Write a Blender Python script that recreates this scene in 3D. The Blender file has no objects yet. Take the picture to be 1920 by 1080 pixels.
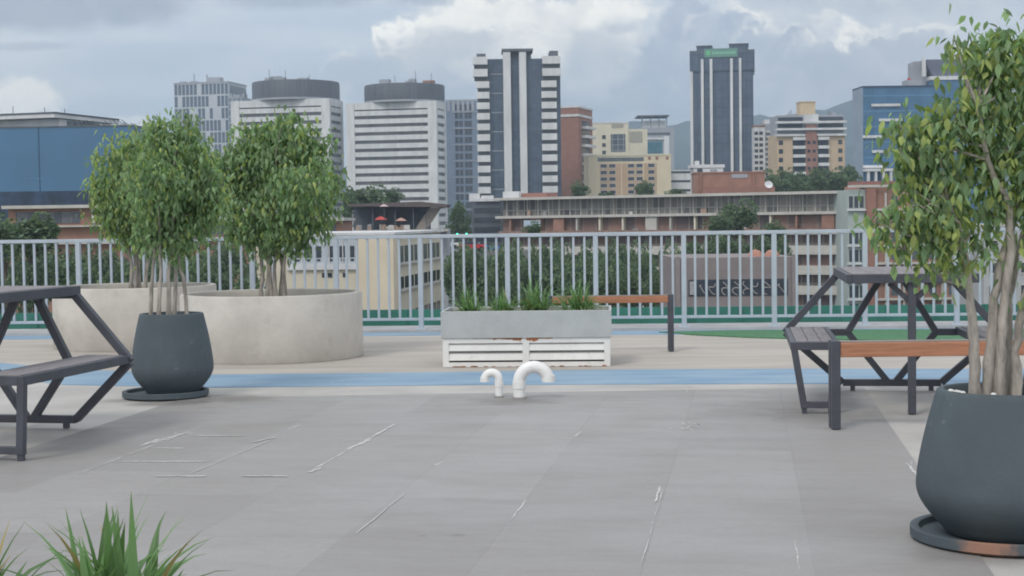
import bpy, bmesh, math, random
import numpy as np
from mathutils import Vector, Matrix
R=math.radians
random.seed(7); rng=np.random.default_rng(7)
S=bpy.context.scene
COL=S.collection
# ------------------------------------------------------------------ camera
F=2900.0; PITCH=math.atan(126/F); ROLL=0.0135; H=1.1
fwd=Vector((0,math.cos(PITCH),-math.sin(PITCH))); r0=Vector((1,0,0)); u0=Vector((0,math.sin(PITCH),math.cos(PITCH)))
RT=r0*math.cos(ROLL)-u0*math.sin(ROLL); UP=u0*math.cos(ROLL)+r0*math.sin(ROLL)
cd=bpy.data.cameras.new('camera'); cam=bpy.data.objects.new('camera',cd); COL.objects.link(cam)
m=Matrix.Identity(4)
for i in range(3):
    m[i][0]=RT[i]; m[i][1]=UP[i]; m[i][2]=-fwd[i]
m[2][3]=H
cam.matrix_world=m
cd.sensor_width=36; cd.lens=36*F/1920; cd.clip_start=0.05; cd.clip_end=30000
S.camera=cam
def ray(px,py): return RT*((px-960)/F)+UP*((540-py)/F)+fwd
def P(px,py,Y):
    d=ray(px,py); return Vector((0,0,H))+d*(Y/d.y)
def G(px,py,z=0.0):
    d=ray(px,py); return Vector((0,0,H))+d*((z-H)/d.z)
# ------------------------------------------------------------------ world
S.view_settings.view_transform='Standard'; S.view_settings.look='None'; S.view_settings.gamma=1; S.view_settings.use_curve_mapping=False
S.view_settings.exposure=0.34
S.cycles.filter_width=1.9
SUN_EL=R(48); SUN_ROT=R(215)      # behind the camera, to its left
W=bpy.data.worlds.new('World'); S.world=W; W.use_nodes=True
nt=W.node_tree
for n in list(nt.nodes): nt.nodes.remove(n)
class V:                            # tiny node-expression helper
    def __init__(s,sock,nt): s.s=sock; s.nt=nt
    def _m(s,op,o=None,o2=None,clamp=False):
        n=s.nt.nodes.new('ShaderNodeMath'); n.operation=op; n.use_clamp=clamp
        for i,v in enumerate((s,o,o2)):
            if v is None: continue
            if isinstance(v,V): s.nt.links.new(v.s,n.inputs[i])
            else: n.inputs[i].default_value=v
        return V(n.outputs[0],s.nt)
    def __add__(s,o): return s._m('ADD',o)
    def __sub__(s,o): return s._m('SUBTRACT',o)
    def __mul__(s,o): return s._m('MULTIPLY',o)
    def __truediv__(s,o): return s._m('DIVIDE',o)
    __radd__=__add__; __rmul__=__mul__
    def sqrt(s): return s._m('SQRT')
    def abs(s): return s._m('ABSOLUTE')
    def mx(s,o): return s._m('MAXIMUM',o)
    def clamp(s): return s._m('ADD',0.0,clamp=True)
def smooth(x,a,b):                  # 0 at a -> 1 at b
    n=x.nt.nodes.new('ShaderNodeMapRange'); n.interpolation_type='SMOOTHSTEP'
    x.nt.links.new(x.s,n.inputs[0]); n.inputs[1].default_value=min(a,b); n.inputs[2].default_value=max(a,b)
    n.inputs[3].default_value=0 if a<b else 1; n.inputs[4].default_value=1 if a<b else 0
    return V(n.outputs[0],x.nt)
def mixc(nt,f,a,b,mode='MIX'):
    n=nt.nodes.new('ShaderNodeMix'); n.data_type='RGBA'; n.blend_type=mode
    for idx,v in ((0,f),(6,a),(7,b)):
        if isinstance(v,V): nt.links.new(v.s,n.inputs[idx])
        elif isinstance(v,(int,float)): n.inputs[idx].default_value=v
        else: n.inputs[idx].default_value=(*v,1)
    return V(n.outputs[2],nt)
def comb(nt,x,y,z=0.0):
    n=nt.nodes.new('ShaderNodeCombineXYZ')
    for i,v in enumerate((x,y,z)):
        if isinstance(v,V): nt.links.new(v.s,n.inputs[i])
        else: n.inputs[i].default_value=v
    return V(n.outputs[0],nt)
def noise(nt,vec,scale,detail=6,rough=.55,dist=0.0):
    n=nt.nodes.new('ShaderNodeTexNoise'); n.inputs['Scale'].default_value=scale
    n.inputs['Detail'].default_value=detail; n.inputs['Roughness'].default_value=rough; n.inputs['Distortion'].default_value=dist
    nt.links.new(vec.s,n.inputs['Vector']); return V(n.outputs[0],nt)
sky=nt.nodes.new('ShaderNodeTexSky'); sky.sky_type='NISHITA'; sky.sun_disc=False
sky.sun_elevation=SUN_EL; sky.sun_rotation=SUN_ROT; sky.air_density=1.2; sky.dust_density=2.0
bg=nt.nodes.new('ShaderNodeBackground'); WS=0.1; bg.inputs[1].default_value=WS
out=nt.nodes.new('ShaderNodeOutputWorld'); nt.links.new(bg.outputs[0],out.inputs[0])
tc=nt.nodes.new('ShaderNodeTexCoord'); sep=nt.nodes.new('ShaderNodeSeparateXYZ'); nt.links.new(tc.outputs['Generated'],sep.inputs[0])
dx,dy,dz=[V(sep.outputs[i],nt) for i in range(3)]
den=dy.abs()+0.03
U=dx/den; Vv=dz/den
uv=comb(nt,U,Vv)
n_big=noise(nt,comb(nt,U*1.0,Vv*1.3),9,8,.55,.3)
n_fine=noise(nt,comb(nt,U,Vv,3.3),30,9,.62,.4)
n_str=noise(nt,comb(nt,U*1.0,Vv*5.0,7.7),5,6,.5,.2)
n_det=noise(nt,comb(nt,U,Vv,1.7),80,6,.6,.3)
def uvp(px,py):
    d=ray(px,py); return d.x/(d.y+.03), d.z/(d.y+.03)
base=mixc(nt,smooth(n_str,.35,.62),(.46,.54,.66),(.66,.70,.75))
base=mixc(nt,smooth(Vv,.1,.02)*0.6,base,(.56,.60,.64))
def blob(px,py,rx,ry,wob=.9,big=.6):
    cu,cv=uvp(px,py); a=(U-cu)*(F/rx); b=(Vv-cv)*(F/ry)
    return (a*a+b*b).sqrt()+(n_fine-.5)*wob*-1.5+(n_det-.5)*wob*-.6+(n_big-.5)*big*-1.6
col=base
# long grey streaks high up
for px,py,rx,ry,o in ((110,0,270,62,.95),(560,-14,200,36,.75),(60,88,90,10,.5),(1700,-10,330,40,.55),(820,-6,120,22,.6)):
    dd=blob(px,py,rx,ry,.6,.5); col=mixc(nt,smooth(dd,1.15,.55)*o,col,(.33,.375,.46))
# pale wide veil right
dd=blob(1620,60,420,70,.5,.5); col=mixc(nt,smooth(dd,1.3,.4)*.55,col,(.57,.59,.64))
# big lit cumulus in the middle
dA=blob(980,150,330,165,.75,.7)
colA=mixc(nt,smooth(n_big+(Vv-.11)*5.0,.28,.62),(.42,.475,.565),(.66,.665,.68))
crest=smooth(dA,.62,.86)*smooth(Vv,.085,.125)*smooth(n_fine,.40,.54)
colA=mixc(nt,crest,colA,(1.15,1.11,1.02))
col=mixc(nt,smooth(dA,1.06,.86),col,colA)
# warm peaks
for px,py,rx,ry,o in ((20,200,110,70,1.0),(60,176,50,34,.8),(1160,22,150,40,1.0),(880,24,130,34,.95),(1010,60,90,46,.7),(950,130,120,50,.35),(1388,40,22,18,.9),(1590,92,75,30,.9),(1585,80,26,42,.9),(626,172,34,24,.8),(250,232,70,22,.5),(1405,150,60,14,.3)):
    dd=blob(px,py,rx,ry,1.5,.7); col=mixc(nt,smooth(dd,1.1,.45)*o,col,(1.1,1.05,.95))
# blue grey shaded masses, with thin lit rims where the light comes past their upper edges
for px,py,rx,ry,o,c,rim in ((1170,255,230,60,.8,(.31,.39,.51),0),(1450,180,260,110,.92,(.36,.41,.52),.6),(1640,160,210,80,.9,(.40,.43,.525),.9),(1290,95,95,125,.92,(.35,.415,.54),.7),(1350,70,60,50,.8,(.39,.45,.56),.4),(1545,118,45,36,.9,(.37,.42,.52),.9),(1440,120,90,60,.7,(.42,.47,.565),.3),(690,150,80,44,.8,(.44,.50,.585),.2),(760,205,90,40,.6,(.48,.53,.60),0),(1000,270,500,45,.5,(.44,.50,.58),0),(1720,120,120,46,.6,(.47,.49,.57),.5)):
    dd=blob(px,py,rx,ry,1.1,.8)
    if rim: cv=uvp(px,py)[1]; rr_=smooth(dd,1.26,1.12)*smooth(dd,.98,1.10)*smooth(n_fine,.47,.60)*smooth(Vv,cv-ry/F*.2,cv+ry/F*.6); col=mixc(nt,rr_*rim,col,(1.0,.96,.88))
    col=mixc(nt,smooth(dd,1.12,.84)*o,col,c)
# billows: soft light and dark puffs within the cloud masses
n_puff=noise(nt,comb(nt,U,Vv*1.2,5.5),42,5,.5,.9)
col=mixc(nt,smooth(n_puff,.46,.66)*smooth(U,-.12,.0)*.30,col,(.70,.71,.73)); col=mixc(nt,smooth(n_puff,.50,.34)*smooth(U,-.12,.0)*.22,col,(.36,.41,.50))
col=mixc(nt,smooth(noise(nt,comb(nt,U,Vv,9.1),16,8,.6,.5),.35,.7)*.25,col,(.62,.63,.66))
# overhead and behind the camera: bright even cloud deck, thinner blue gaps from the sky texture
over=mixc(nt,smooth(noise(nt,comb(nt,dx,dy,dz),2.2,6,.55),.4,.65),(.72,.77,.86),(.98,.99,1.0))
col=mixc(nt,smooth(dz,.16,.45),col,over)
col=mixc(nt,smooth(dy,.12,-.12),col,(.84,.87,.90))
scl=nt.nodes.new('ShaderNodeVectorMath'); scl.operation='SCALE'; scl.inputs['Scale'].default_value=1/WS
nt.links.new(col.s,scl.inputs[0])
fin=mixc(nt,.92,V(sky.outputs[0],nt),V(scl.outputs[0],nt))
nt.links.new(fin.s,bg.inputs[0])
W.cycles.sampling_method='MANUAL' if hasattr(W.cycles,'sampling_method') else W.cycles.sampling_method
W.cycles.sample_map_resolution=1024
# ------------------------------------------------------------------ sun
sd=bpy.data.lights.new('sun','SUN'); sd.energy=1.1; sd.angle=R(14); sd.color=(1,.95,.88)
sun=bpy.data.objects.new('sun',sd); COL.objects.link(sun)
sdir=Vector((math.sin(SUN_ROT)*math.cos(SUN_EL),math.cos(SUN_ROT)*math.cos(SUN_EL),math.sin(SUN_EL)))
sun.rotation_euler=(-sdir).to_track_quat('-Z','Y').to_euler(); sun.location=(0,0,60)

# ------------------------------------------------------------------ materials
MATS={}
def mat(name,c,rough=.7,var=.12,scale=3.0,c2=None,bump=0.0,metal=0.0,spec=.5,stretch=(1,1,1),bscale=None,thr=(.3,.7)):
    if name in MATS: return MATS[name]
    m=bpy.data.materials.new(name); m.use_nodes=True; nt=m.node_tree; b=nt.nodes['Principled BSDF']
    b.inputs['Roughness'].default_value=rough; b.inputs['Metallic'].default_value=metal; b.inputs['Specular IOR Level'].default_value=spec
    t=nt.nodes.new('ShaderNodeTexCoord'); mp=nt.nodes.new('ShaderNodeMapping'); mp.inputs['Scale'].default_value=stretch
    nt.links.new(t.outputs['Object'],mp.inputs[0]); v=V(mp.outputs[0],nt)
    n=noise(nt,v,scale,6,.6)
    a=tuple(max(0,x*(1-var)) for x in c); d=c2 if c2 else tuple(min(1,x*(1+var)) for x in c)
    cc=mixc(nt,smooth(n,*thr),a,d); nt.links.new(cc.s,b.inputs['Base Color'])
    if bump:
        bn=nt.nodes.new('ShaderNodeBump'); bn.inputs['Strength'].default_value=bump; bn.inputs['Distance'].default_value=.02
        nb=noise(nt,v,bscale or scale*6,6,.6); nt.links.new(nb.s,bn.inputs['Height']); nt.links.new(bn.outputs[0],b.inputs['Normal'])
    MATS[name]=m; return m
def gridmat(name,c1,c2,mort,cw,ch,mw=.06,rough=.15,offset=0.0,rmort=.6,spec=.5,bias=0.0,mws=.02):
    "panes or bricks in object space: x+y across, z up"
    if name in MATS: return MATS[name]
    m=bpy.data.materials.new(name); m.use_nodes=True; nt=m.node_tree; b=nt.nodes['Principled BSDF']
    t=nt.nodes.new('ShaderNodeTexCoord'); s=nt.nodes.new('ShaderNodeSeparateXYZ'); nt.links.new(t.outputs['Object'],s.inputs[0])
    x,y,z=[V(s.outputs[i],nt) for i in range(3)]
    vec=comb(nt,x+y,z,0.0)
    br=nt.nodes.new('ShaderNodeTexBrick'); nt.links.new(vec.s,br.inputs['Vector'])
    br.offset=offset; br.inputs['Color1'].default_value=(*c1,1); br.inputs['Color2'].default_value=(*c2,1); br.inputs['Mortar'].default_value=(*mort,1)
    br.inputs['Scale'].default_value=1; br.inputs['Brick Width'].default_value=cw; br.inputs['Row Height'].default_value=ch
    br.inputs['Mortar Size'].default_value=mw; br.inputs['Mortar Smooth'].default_value=mws; br.inputs['Bias'].default_value=bias
    n=noise(nt,V(t.outputs['Object'],nt),.15,4,.6)
    cc=mixc(nt,.5,V(br.outputs[0],nt),V(br.outputs[0],nt)); 
    cc=mixc(nt,smooth(n,.35,.65)*.25,V(br.outputs[0],nt),tuple(min(1,a*1.5+.02) for a in c2))
    nt.links.new(cc.s,b.inputs['Base Color'])
    rr=V(br.outputs['Fac'],nt)*(rmort-rough)+rough; nt.links.new(rr.s,b.inputs['Roughness']); b.inputs['Specular IOR Level'].default_value=spec
    MATS[name]=m; return m
def leafmat(name,c,var=.3,trans=.3,rough=.5):
    if name in MATS: return MATS[name]
    m=bpy.data.materials.new(name); m.use_nodes=True; nt=m.node_tree; b=nt.nodes['Principled BSDF']
    t=nt.nodes.new('ShaderNodeTexCoord'); g=nt.nodes.new('ShaderNodeNewGeometry')
    f=V(g.outputs['Random Per Island'],nt)
    cc=mixc(nt,f,tuple(x*(1-var) for x in c),tuple(min(1,x*(1+var)) for x in c)); nt.links.new(cc.s,b.inputs['Base Color'])
    b.inputs['Roughness'].default_value=rough; b.inputs['Specular IOR Level'].default_value=.35
    tr=nt.nodes.new('ShaderNodeBsdfTranslucent'); c3=mixc(nt,1.0,cc,(1.0,1.15,.65),'MULTIPLY'); nt.links.new(c3.s,tr.inputs[0])
    mx=nt.nodes.new('ShaderNodeMixShader'); mx.inputs[0].default_value=trans
    nt.links.new(b.outputs[0],mx.inputs[1]); nt.links.new(tr.outputs[0],mx.inputs[2]); nt.links.new(mx.outputs[0],nt.nodes['Material Output'].inputs[0])
    MATS[name]=m; return m
FRAME=mat('dark_painted_steel',(.062,.067,.083),.5,.15,8,spec=.4,bump=.05)
RAILM=mat('blue_grey_paint',(.42,.475,.54),.5,.07,5,spec=.3)
CONC=mat('planter_concrete',(.51,.48,.44),.9,.14,2.0,bump=.25,bscale=30)
POT=mat('slate_fibre_pot',(.078,.100,.114),.75,.12,3,bump=.12,bscale=60,spec=.3)
def scuffs(m,c,amt,lo=.60,hi=.68,sc=26):
    nt=m.node_tree; b=nt.nodes['Principled BSDF']; t=nt.nodes['Texture Coordinate']; src=b.inputs['Base Color'].links[0].from_socket; v=V(t.outputs['Object'],nt)
    f=smooth(noise(nt,v,sc,5,.7),lo,hi)*smooth(noise(nt,v,3.1,4,.6),.42,.62)*amt; nt.links.new(mixc(nt,f,V(src,nt),c).s,b.inputs['Base Color'])
scuffs(POT,(.20,.215,.215),.5)
SOIL=mat('soil',(.10,.075,.05),1,.4,20,bump=.6)
scuffs(CONC,(.30,.28,.25),.35,.55,.7,9)
TROUGH=mat('grey_fibre_cement',(.42,.435,.435),.9,.07,5,bump=.15,bscale=50)
WOODO=mat('orange_wood',(.37,.165,.092),.6,.18,6,stretch=(1,12,12),bump=.15)
WHITEM=mat('white_enamel_metal',(.72,.71,.69),.45,.06,4)
PVC=mat('white_plastic_pipe',(.78,.78,.77),.4,.04,14,bump=.03)
scuffs(PVC,(.42,.38,.33),.6,.55,.68,40)
scuffs(WHITEM,(.45,.40,.33),.6,.55,.7,18)
RUST=mat('rust',(.36,.13,.05),.95,.35,40)
PLANK=mat('weathered_board',(.235,.22,.23),.8,.2,7,stretch=(12,1,12),bump=.3)
BARK=mat('pale_bark',(.37,.335,.30),.95,.35,14,stretch=(2,2,.5),bump=.6,bscale=60)
DBARK=mat('dark_bark',(.10,.08,.06),.95,.3,3)
L1=leafmat('leaf_mid_green',(.26,.365,.205),.4,.5,.75); L2=leafmat('leaf_dark_green',(.185,.28,.165),.4,.48,.75); L3=leafmat('leaf_yellow_green',(.40,.46,.18),.25,.5,.7)
BL1=leafmat('blade_green',(.185,.31,.145),.4,.42); BL2=leafmat('blade_straw',(.33,.27,.12),.25,.2)
FL1=leafmat('far_leaf_green',(.150,.210,.115),.45,.35,.8); FL2=leafmat('far_leaf_dark',(.105,.160,.110),.4,.3,.8)

# ------------------------------------------------------------------ mesh helpers
class MB:
    def __init__(s): s.v=[]; s.f=[]; s.mi=[]; s.sm=[]; s.cur=0
    def _add(s,vs,fs,smooth=False):
        o=len(s.v); s.v+= [tuple(v) for v in vs]; s.f+=[tuple(i+o for i in f) for f in fs]; s.mi+=[s.cur]*len(fs); s.sm+=[smooth]*len(fs)
    def box(s,x0,x1,y0,y1,z0,z1,mtx=None):
        vs=[Vector((x,y,z)) for z in (z0,z1) for y in (y0,y1) for x in (x0,x1)]
        if mtx: vs=[mtx@v for v in vs]
        s._add(vs,[(0,2,3,1),(4,5,7,6),(0,1,5,4),(2,6,7,3),(0,4,6,2),(1,3,7,5)])
    def beam(s,a,b,w,h=None,up=Vector((0,1,0))):
        h=h or w; a=Vector(a); b=Vector(b); d=(b-a).normalized()
        x=d.cross(up); 
        if x.length<1e-3: x=d.cross(Vector((1,0,0)))
        x.normalize(); y=x.cross(d).normalized()
        vs=[p+x*(sx*w/2)+y*(sy*h/2) for p in (a,b) for sx,sy in ((-1,-1),(1,-1),(1,1),(-1,1))]
        s._add(vs,[(3,2,1,0),(4,5,6,7),(0,1,5,4),(1,2,6,5),(2,3,7,6),(3,0,4,7)])
    def tube(s,pts,rad,n=12,cap=True):
        pts=[Vector(p) for p in pts]; rings=[]; vs=[]
        ref=Vector((0.31,.95,.1)).normalized()
        for i,p in enumerate(pts):
            d=(pts[min(i+1,len(pts)-1)]-pts[max(i-1,0)]).normalized()
            x=d.cross(ref).normalized(); y=d.cross(x).normalized(); r=rad[i] if hasattr(rad,'__len__') else rad
            for k in range(n):
                t=2*math.pi*k/n; vs.append(p+x*(math.cos(t)*r)+y*(math.sin(t)*r))
        fs=[]
        for i in range(len(pts)-1):
            for k in range(n): fs.append((i*n+k,i*n+(k+1)%n,(i+1)*n+(k+1)%n,(i+1)*n+k))
        s._add(vs,fs,True)
        if cap:
            s._add(vs[:n],[tuple(range(n))]); s._add(vs[-n:],[tuple(reversed(range(n)))])
    def lathe(s,prof,n=48,c=(0,0,0),a0=0):
        vs=[]; fs=[]
        for r,z in prof:
            for k in range(n):
                t=2*math.pi*k/n+a0; vs.append((c[0]+r*math.cos(t),c[1]+r*math.sin(t),c[2]+z))
        for i in range(len(prof)-1):
            for k in range(n): fs.append((i*n+k,i*n+(k+1)%n,(i+1)*n+(k+1)%n,(i+1)*n+k))
        s._add(vs,fs,True)
        s._add(vs[:n],[tuple(reversed(range(n)))]) if prof[0][0]>1e-6 else None
        if prof[-1][0]>1e-6: s._add(vs[-n:],[tuple(range(n))])
    def prism(s,poly,z0,z1):
        n=len(poly); vs=[(p[0],p[1],z0) for p in poly]+[(p[0],p[1],z1) for p in poly]
        s._add(vs,[tuple(reversed(range(n))),tuple(range(n,2*n))]+[(i,(i+1)%n,n+(i+1)%n,n+i) for i in range(n)])
    def xprism(s,poly,y0,y1):       # polygon in x,z extruded along y
        n=len(poly); vs=[(p[0],y0,p[1]) for p in poly]+[(p[0],y1,p[1]) for p in poly]
        s._add(vs,[tuple(range(n)),tuple(reversed(range(n,2*n)))]+[((i+1)%n,i,n+i,n+(i+1)%n) for i in range(n)])
    def build(s,name,mats,parent=None,loc=(0,0,0),rotz=0,bevel=0.0):
        me=bpy.data.meshes.new(name); me.from_pydata(s.v,[],s.f)
        for mm in (mats if isinstance(mats,(list,tuple)) else [mats]): me.materials.append(mm)
        me.polygons.foreach_set('material_index',s.mi); me.polygons.foreach_set('use_smooth',s.sm); me.update()
        if any(s.sm):
            bm=bmesh.new(); bm.from_mesh(me); bmesh.ops.remove_doubles(bm,verts=bm.verts,dist=1e-6) if False else None
            for e in bm.edges:
                if len(e.link_faces)==2 and e.calc_face_angle(0)>.7: e.smooth=False
            bm.to_mesh(me); bm.free()
        o=bpy.data.objects.new(name,me); COL.objects.link(o); o.parent=parent; o.location=loc; o.rotation_euler=(0,0,rotz)
        if bevel:
            md=o.modifiers.new('bevel','BEVEL'); md.width=bevel; md.segments=2; md.limit_method='ANGLE'; md.angle_limit=.7
        return o
def tag(o,label=None,cat=None,group=None,kind=None):
    if label: o['label']=label
    if cat: o['category']=cat
    if group: o['group']=group
    if kind: o['kind']=kind
    return o
def thing(name,label,cat,loc=(0,0,0),rotz=0,group=None):
    o=bpy.data.objects.new(name,None); COL.objects.link(o); o.location=loc; o.rotation_euler=(0,0,rotz); o.empty_display_size=.2
    return tag(o,label,cat,group)
def bx(parent,name,x0,x1,y0,y1,z0,z1,m,bevel=0.0):
    b=MB(); b.box(x0,x1,y0,y1,z0,z1); return b.build(name,m,parent,bevel=bevel)
def repeat(o,locs):                 # copies of one part, sharing its mesh
    for l in locs:
        c=o.copy(); c.location=l; COL.objects.link(c); c.parent=o.parent
def copy_tree(o,parent=None):
    c=o.copy(); COL.objects.link(c); c.parent=parent
    for ch in list(o.children): copy_tree(ch,c)
    return c
def sheet(name,poly,z,m,kind='structure',sub=False):
    area=sum(poly[i][0]*poly[(i+1)%len(poly)][1]-poly[(i+1)%len(poly)][0]*poly[i][1] for i in range(len(poly)))
    if area<0: poly=list(reversed(poly))
    n=len(poly); me=bpy.data.meshes.new(name)
    me.from_pydata([(p[0],p[1],z) for p in poly]+[(p[0],p[1],z-.03) for p in poly],[],[tuple(range(n))]+[(i,n+i,n+(i+1)%n,(i+1)%n) for i in range(n)])
    me.materials.append(m); me.update(); o=bpy.data.objects.new(name,me); COL.objects.link(o); o['kind']=kind; return o

# ------------------------------------------------------------------ terrace setting
GZ=-18.0
TA=math.atan(440/F)               # direction of the tile joints, right of straight ahead
def shade_dirt(nt,t,c):          # contact shade painted around bases, mixed with stains, ragged edges
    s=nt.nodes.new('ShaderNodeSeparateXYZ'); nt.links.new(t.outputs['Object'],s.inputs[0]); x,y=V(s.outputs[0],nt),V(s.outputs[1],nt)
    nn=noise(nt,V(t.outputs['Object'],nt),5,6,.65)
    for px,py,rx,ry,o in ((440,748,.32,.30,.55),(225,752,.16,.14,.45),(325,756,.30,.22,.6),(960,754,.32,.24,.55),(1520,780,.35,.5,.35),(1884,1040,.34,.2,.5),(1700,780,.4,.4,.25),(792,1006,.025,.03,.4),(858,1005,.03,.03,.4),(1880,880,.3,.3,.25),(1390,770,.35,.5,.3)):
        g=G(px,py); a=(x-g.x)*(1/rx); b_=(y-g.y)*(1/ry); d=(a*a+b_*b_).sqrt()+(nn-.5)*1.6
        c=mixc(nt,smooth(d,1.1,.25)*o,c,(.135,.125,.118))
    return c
def deckmat():
    m=bpy.data.materials.new('dark_deck_tile'); m.use_nodes=True; nt=m.node_tree; b=nt.nodes['Principled BSDF']
    t=nt.nodes.new('ShaderNodeTexCoord'); mp=nt.nodes.new('ShaderNodeMapping'); mp.vector_type='POINT'
    nt.links.new(t.outputs['Object'],mp.inputs[0]); mp.inputs['Rotation'].default_value=(0,0,TA-math.pi/2)
    v=V(mp.outputs[0],nt)
    s=nt.nodes.new('ShaderNodeSeparateXYZ'); nt.links.new(mp.outputs[0],s.inputs[0])
    x,y=V(s.outputs[0],nt),V(s.outputs[1],nt)
    br=nt.nodes.new('ShaderNodeTexBrick'); nt.links.new(comb(nt,x+DK_XO,y+DK_YO).s,br.inputs['Vector']); br.offset=.42; br.offset_frequency=2
    br.inputs['Scale'].default_value=1; br.inputs['Brick Width'].default_value=1.36; br.inputs['Row Height'].default_value=DK_S
    br.inputs['Mortar Size'].default_value=.003; br.inputs['Mortar Smooth'].default_value=.3
    br.inputs['Color1'].default_value=(.255,.243,.234,1); br.inputs['Color2'].default_value=(.305,.293,.284,1); br.inputs['Mortar'].default_value=(.240,.232,.225,1)
    nA=noise(nt,V(t.outputs['Object'],nt),1.1,7,.6); nB=noise(nt,comb(nt,x*2.2,y*.8),1.7,7,.7); nC=noise(nt,V(t.outputs['Object'],nt),70,3,.6)
    c=mixc(nt,smooth(nA,.35,.7)*.40,V(br.outputs[0],nt),(.355,.35,.355))
    c=mixc(nt,smooth(nB,.48,.75)*.28,c,(.21,.20,.20))
    c=mixc(nt,smooth(noise(nt,comb(nt,x,y*1.6,4.0),3.1,6,.7),.62,.72)*.35,c,(.24,.20,.175))
    c=mixc(nt,smooth(nC,.4,.7)*.15,c,(.19,.18,.18)); c=shade_dirt(nt,t,c)
    nt.links.new(c.s,b.inputs['Base Color'])
    rr=smooth(nB,.3,.7)*.25+.50; nt.links.new(rr.s,b.inputs['Roughness'])
    bn=nt.nodes.new('ShaderNodeBump'); bn.inputs['Strength'].default_value=.12; bn.inputs['Distance'].default_value=.01
    nt.links.new(nC.s,bn.inputs['Height']); nt.links.new(bn.outputs[0],b.inputs['Normal'])
    return m
# joint rows: perpendicular coordinate q = X cos - Y sin of the joint line
def qq(px,py): g=G(px,py); return g.x*math.cos(TA)-g.y*math.sin(TA)
qs=[qq(300,762),qq(385,798),qq(560,797),qq(745,795),qq(830,867),qq(1085,812),qq(1275,800),qq(1470,790),qq(1640,757)]
DK_S=(qs[-1]-qs[0])/8; 
DK_XO=.25; DK_YO=round((DK_S*40)/DK_S)*DK_S+0.0
# brick space: x' runs along joints, y' = -(q) ; align rows on q0
DK_YO=(qs[0]%DK_S)+DK_S*40
def with_shade_dirt(m):
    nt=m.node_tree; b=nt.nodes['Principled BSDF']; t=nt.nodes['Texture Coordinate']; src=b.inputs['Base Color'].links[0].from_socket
    nt.links.new(shade_dirt(nt,t,V(src,nt)).s,b.inputs['Base Color'])
LIGHTC=mat('light_screed',(.41,.395,.375),.75,.12,1.6,bump=.15,bscale=40)
BEIGE=mat('beige_paving',(.40,.368,.33),.8,.12,1.3,bump=.15,bscale=30,stretch=(.5,2.5,1))
BLUE=mat('blue_court_paint',(.20,.32,.45),.65,.10,2.6,c2=(.26,.365,.46),stretch=(.5,1.6,1),spec=.25)
with_shade_dirt(BLUE)
TURF=mat('green_turf',(.075,.20,.10),.95,.2,30,bump=.5)
KERB=mat('kerb_concrete',(.40,.40,.405),.9,.1,3,bump=.2)
WALLC=mat('terrace_wall_render',(.45,.43,.40),.9,.1,.6)
with_shade_dirt(LIGHTC)
b=MB(); b.box(-14,14,-4,16.9,-.4,0); b.build('terrace_deck',LIGHTC)['kind']='structure'
b=MB(); b.box(-13.8,13.8,-3.8,16.7,GZ,-.4); b.build('terrace_substructure',WALLC)['kind']='structure'
# dark tiled field between two joint lines
def onq(q,Y): return ((q+Y*math.sin(TA))/math.cos(TA),Y)
Yb=G(960,737).y
poly=[onq(qs[0],1.0),onq(qs[-1],1.0),onq(qs[-1],Yb),onq(qs[0],Yb-.05)]
poly=[onq(qs[0]-0.0,-3.0),onq(qs[-1],-3.0),onq(qs[-1],Yb+.05),onq(qs[0],Yb-.05)]
sheet('deck_tiles',poly,.003,deckmat())
gp=lambda L:[G(*p) for p in L]
sheet('beige_paving',gp([(-700,700),(-300,684),(0,679),(120,692),(400,702),(900,698),(1500,696),(2300,697),(2300,640),(1900,639),(1500,636),(1240,628),(825,629),(400,634),(0,637),(-700,655)]),.0015,BEIGE)
sheet('blue_path',gp([(-700,735),(-300,712),(0,708),(120,722),(400,727),(900,722),(1500,720),(2300,724),(2300,693),(1500,692),(1147,694),(700,700),(400,703),(120,693),(0,681),(-300,686),(-700,704)]),.004,BLUE)
sheet('blue_edge_path',gp([(-700,644),(0,637),(400,634),(825,629),(1240,628),(1500,625),(1900,624),(2300,625),(2300,611),(1600,611),(1147,613),(683,617),(0,627),(-700,637)]),.004,BLUE)
sheet('turf_strip',gp([(1235,624),(1300,629),(1400,634),(1500,637),(1700,640),(1900,642),(2300,644),(2300,619),(1900,619),(1600,620),(1400,621)]),.012,TURF)
# fence line
FB0=G(0,624,0.03); FB1=G(1900,608,0.03); fdir=(FB1-FB0).normalized(); fang=math.atan2(fdir.y,fdir.x)
def fpt(px):    # fence point at a pixel column
    d=ray(px,600); t=(FB0.y*d.x/d.y-FB0.x)/(fdir.x-fdir.y*d.x/d.y); return FB0+fdir*t,t
k=MB(); k.box(-3.5,13.5,-.07,.55,0,.03); k.build('terrace_kerb',KERB,None,(FB0.x,FB0.y,0),fang)['kind']='structure'
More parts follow.
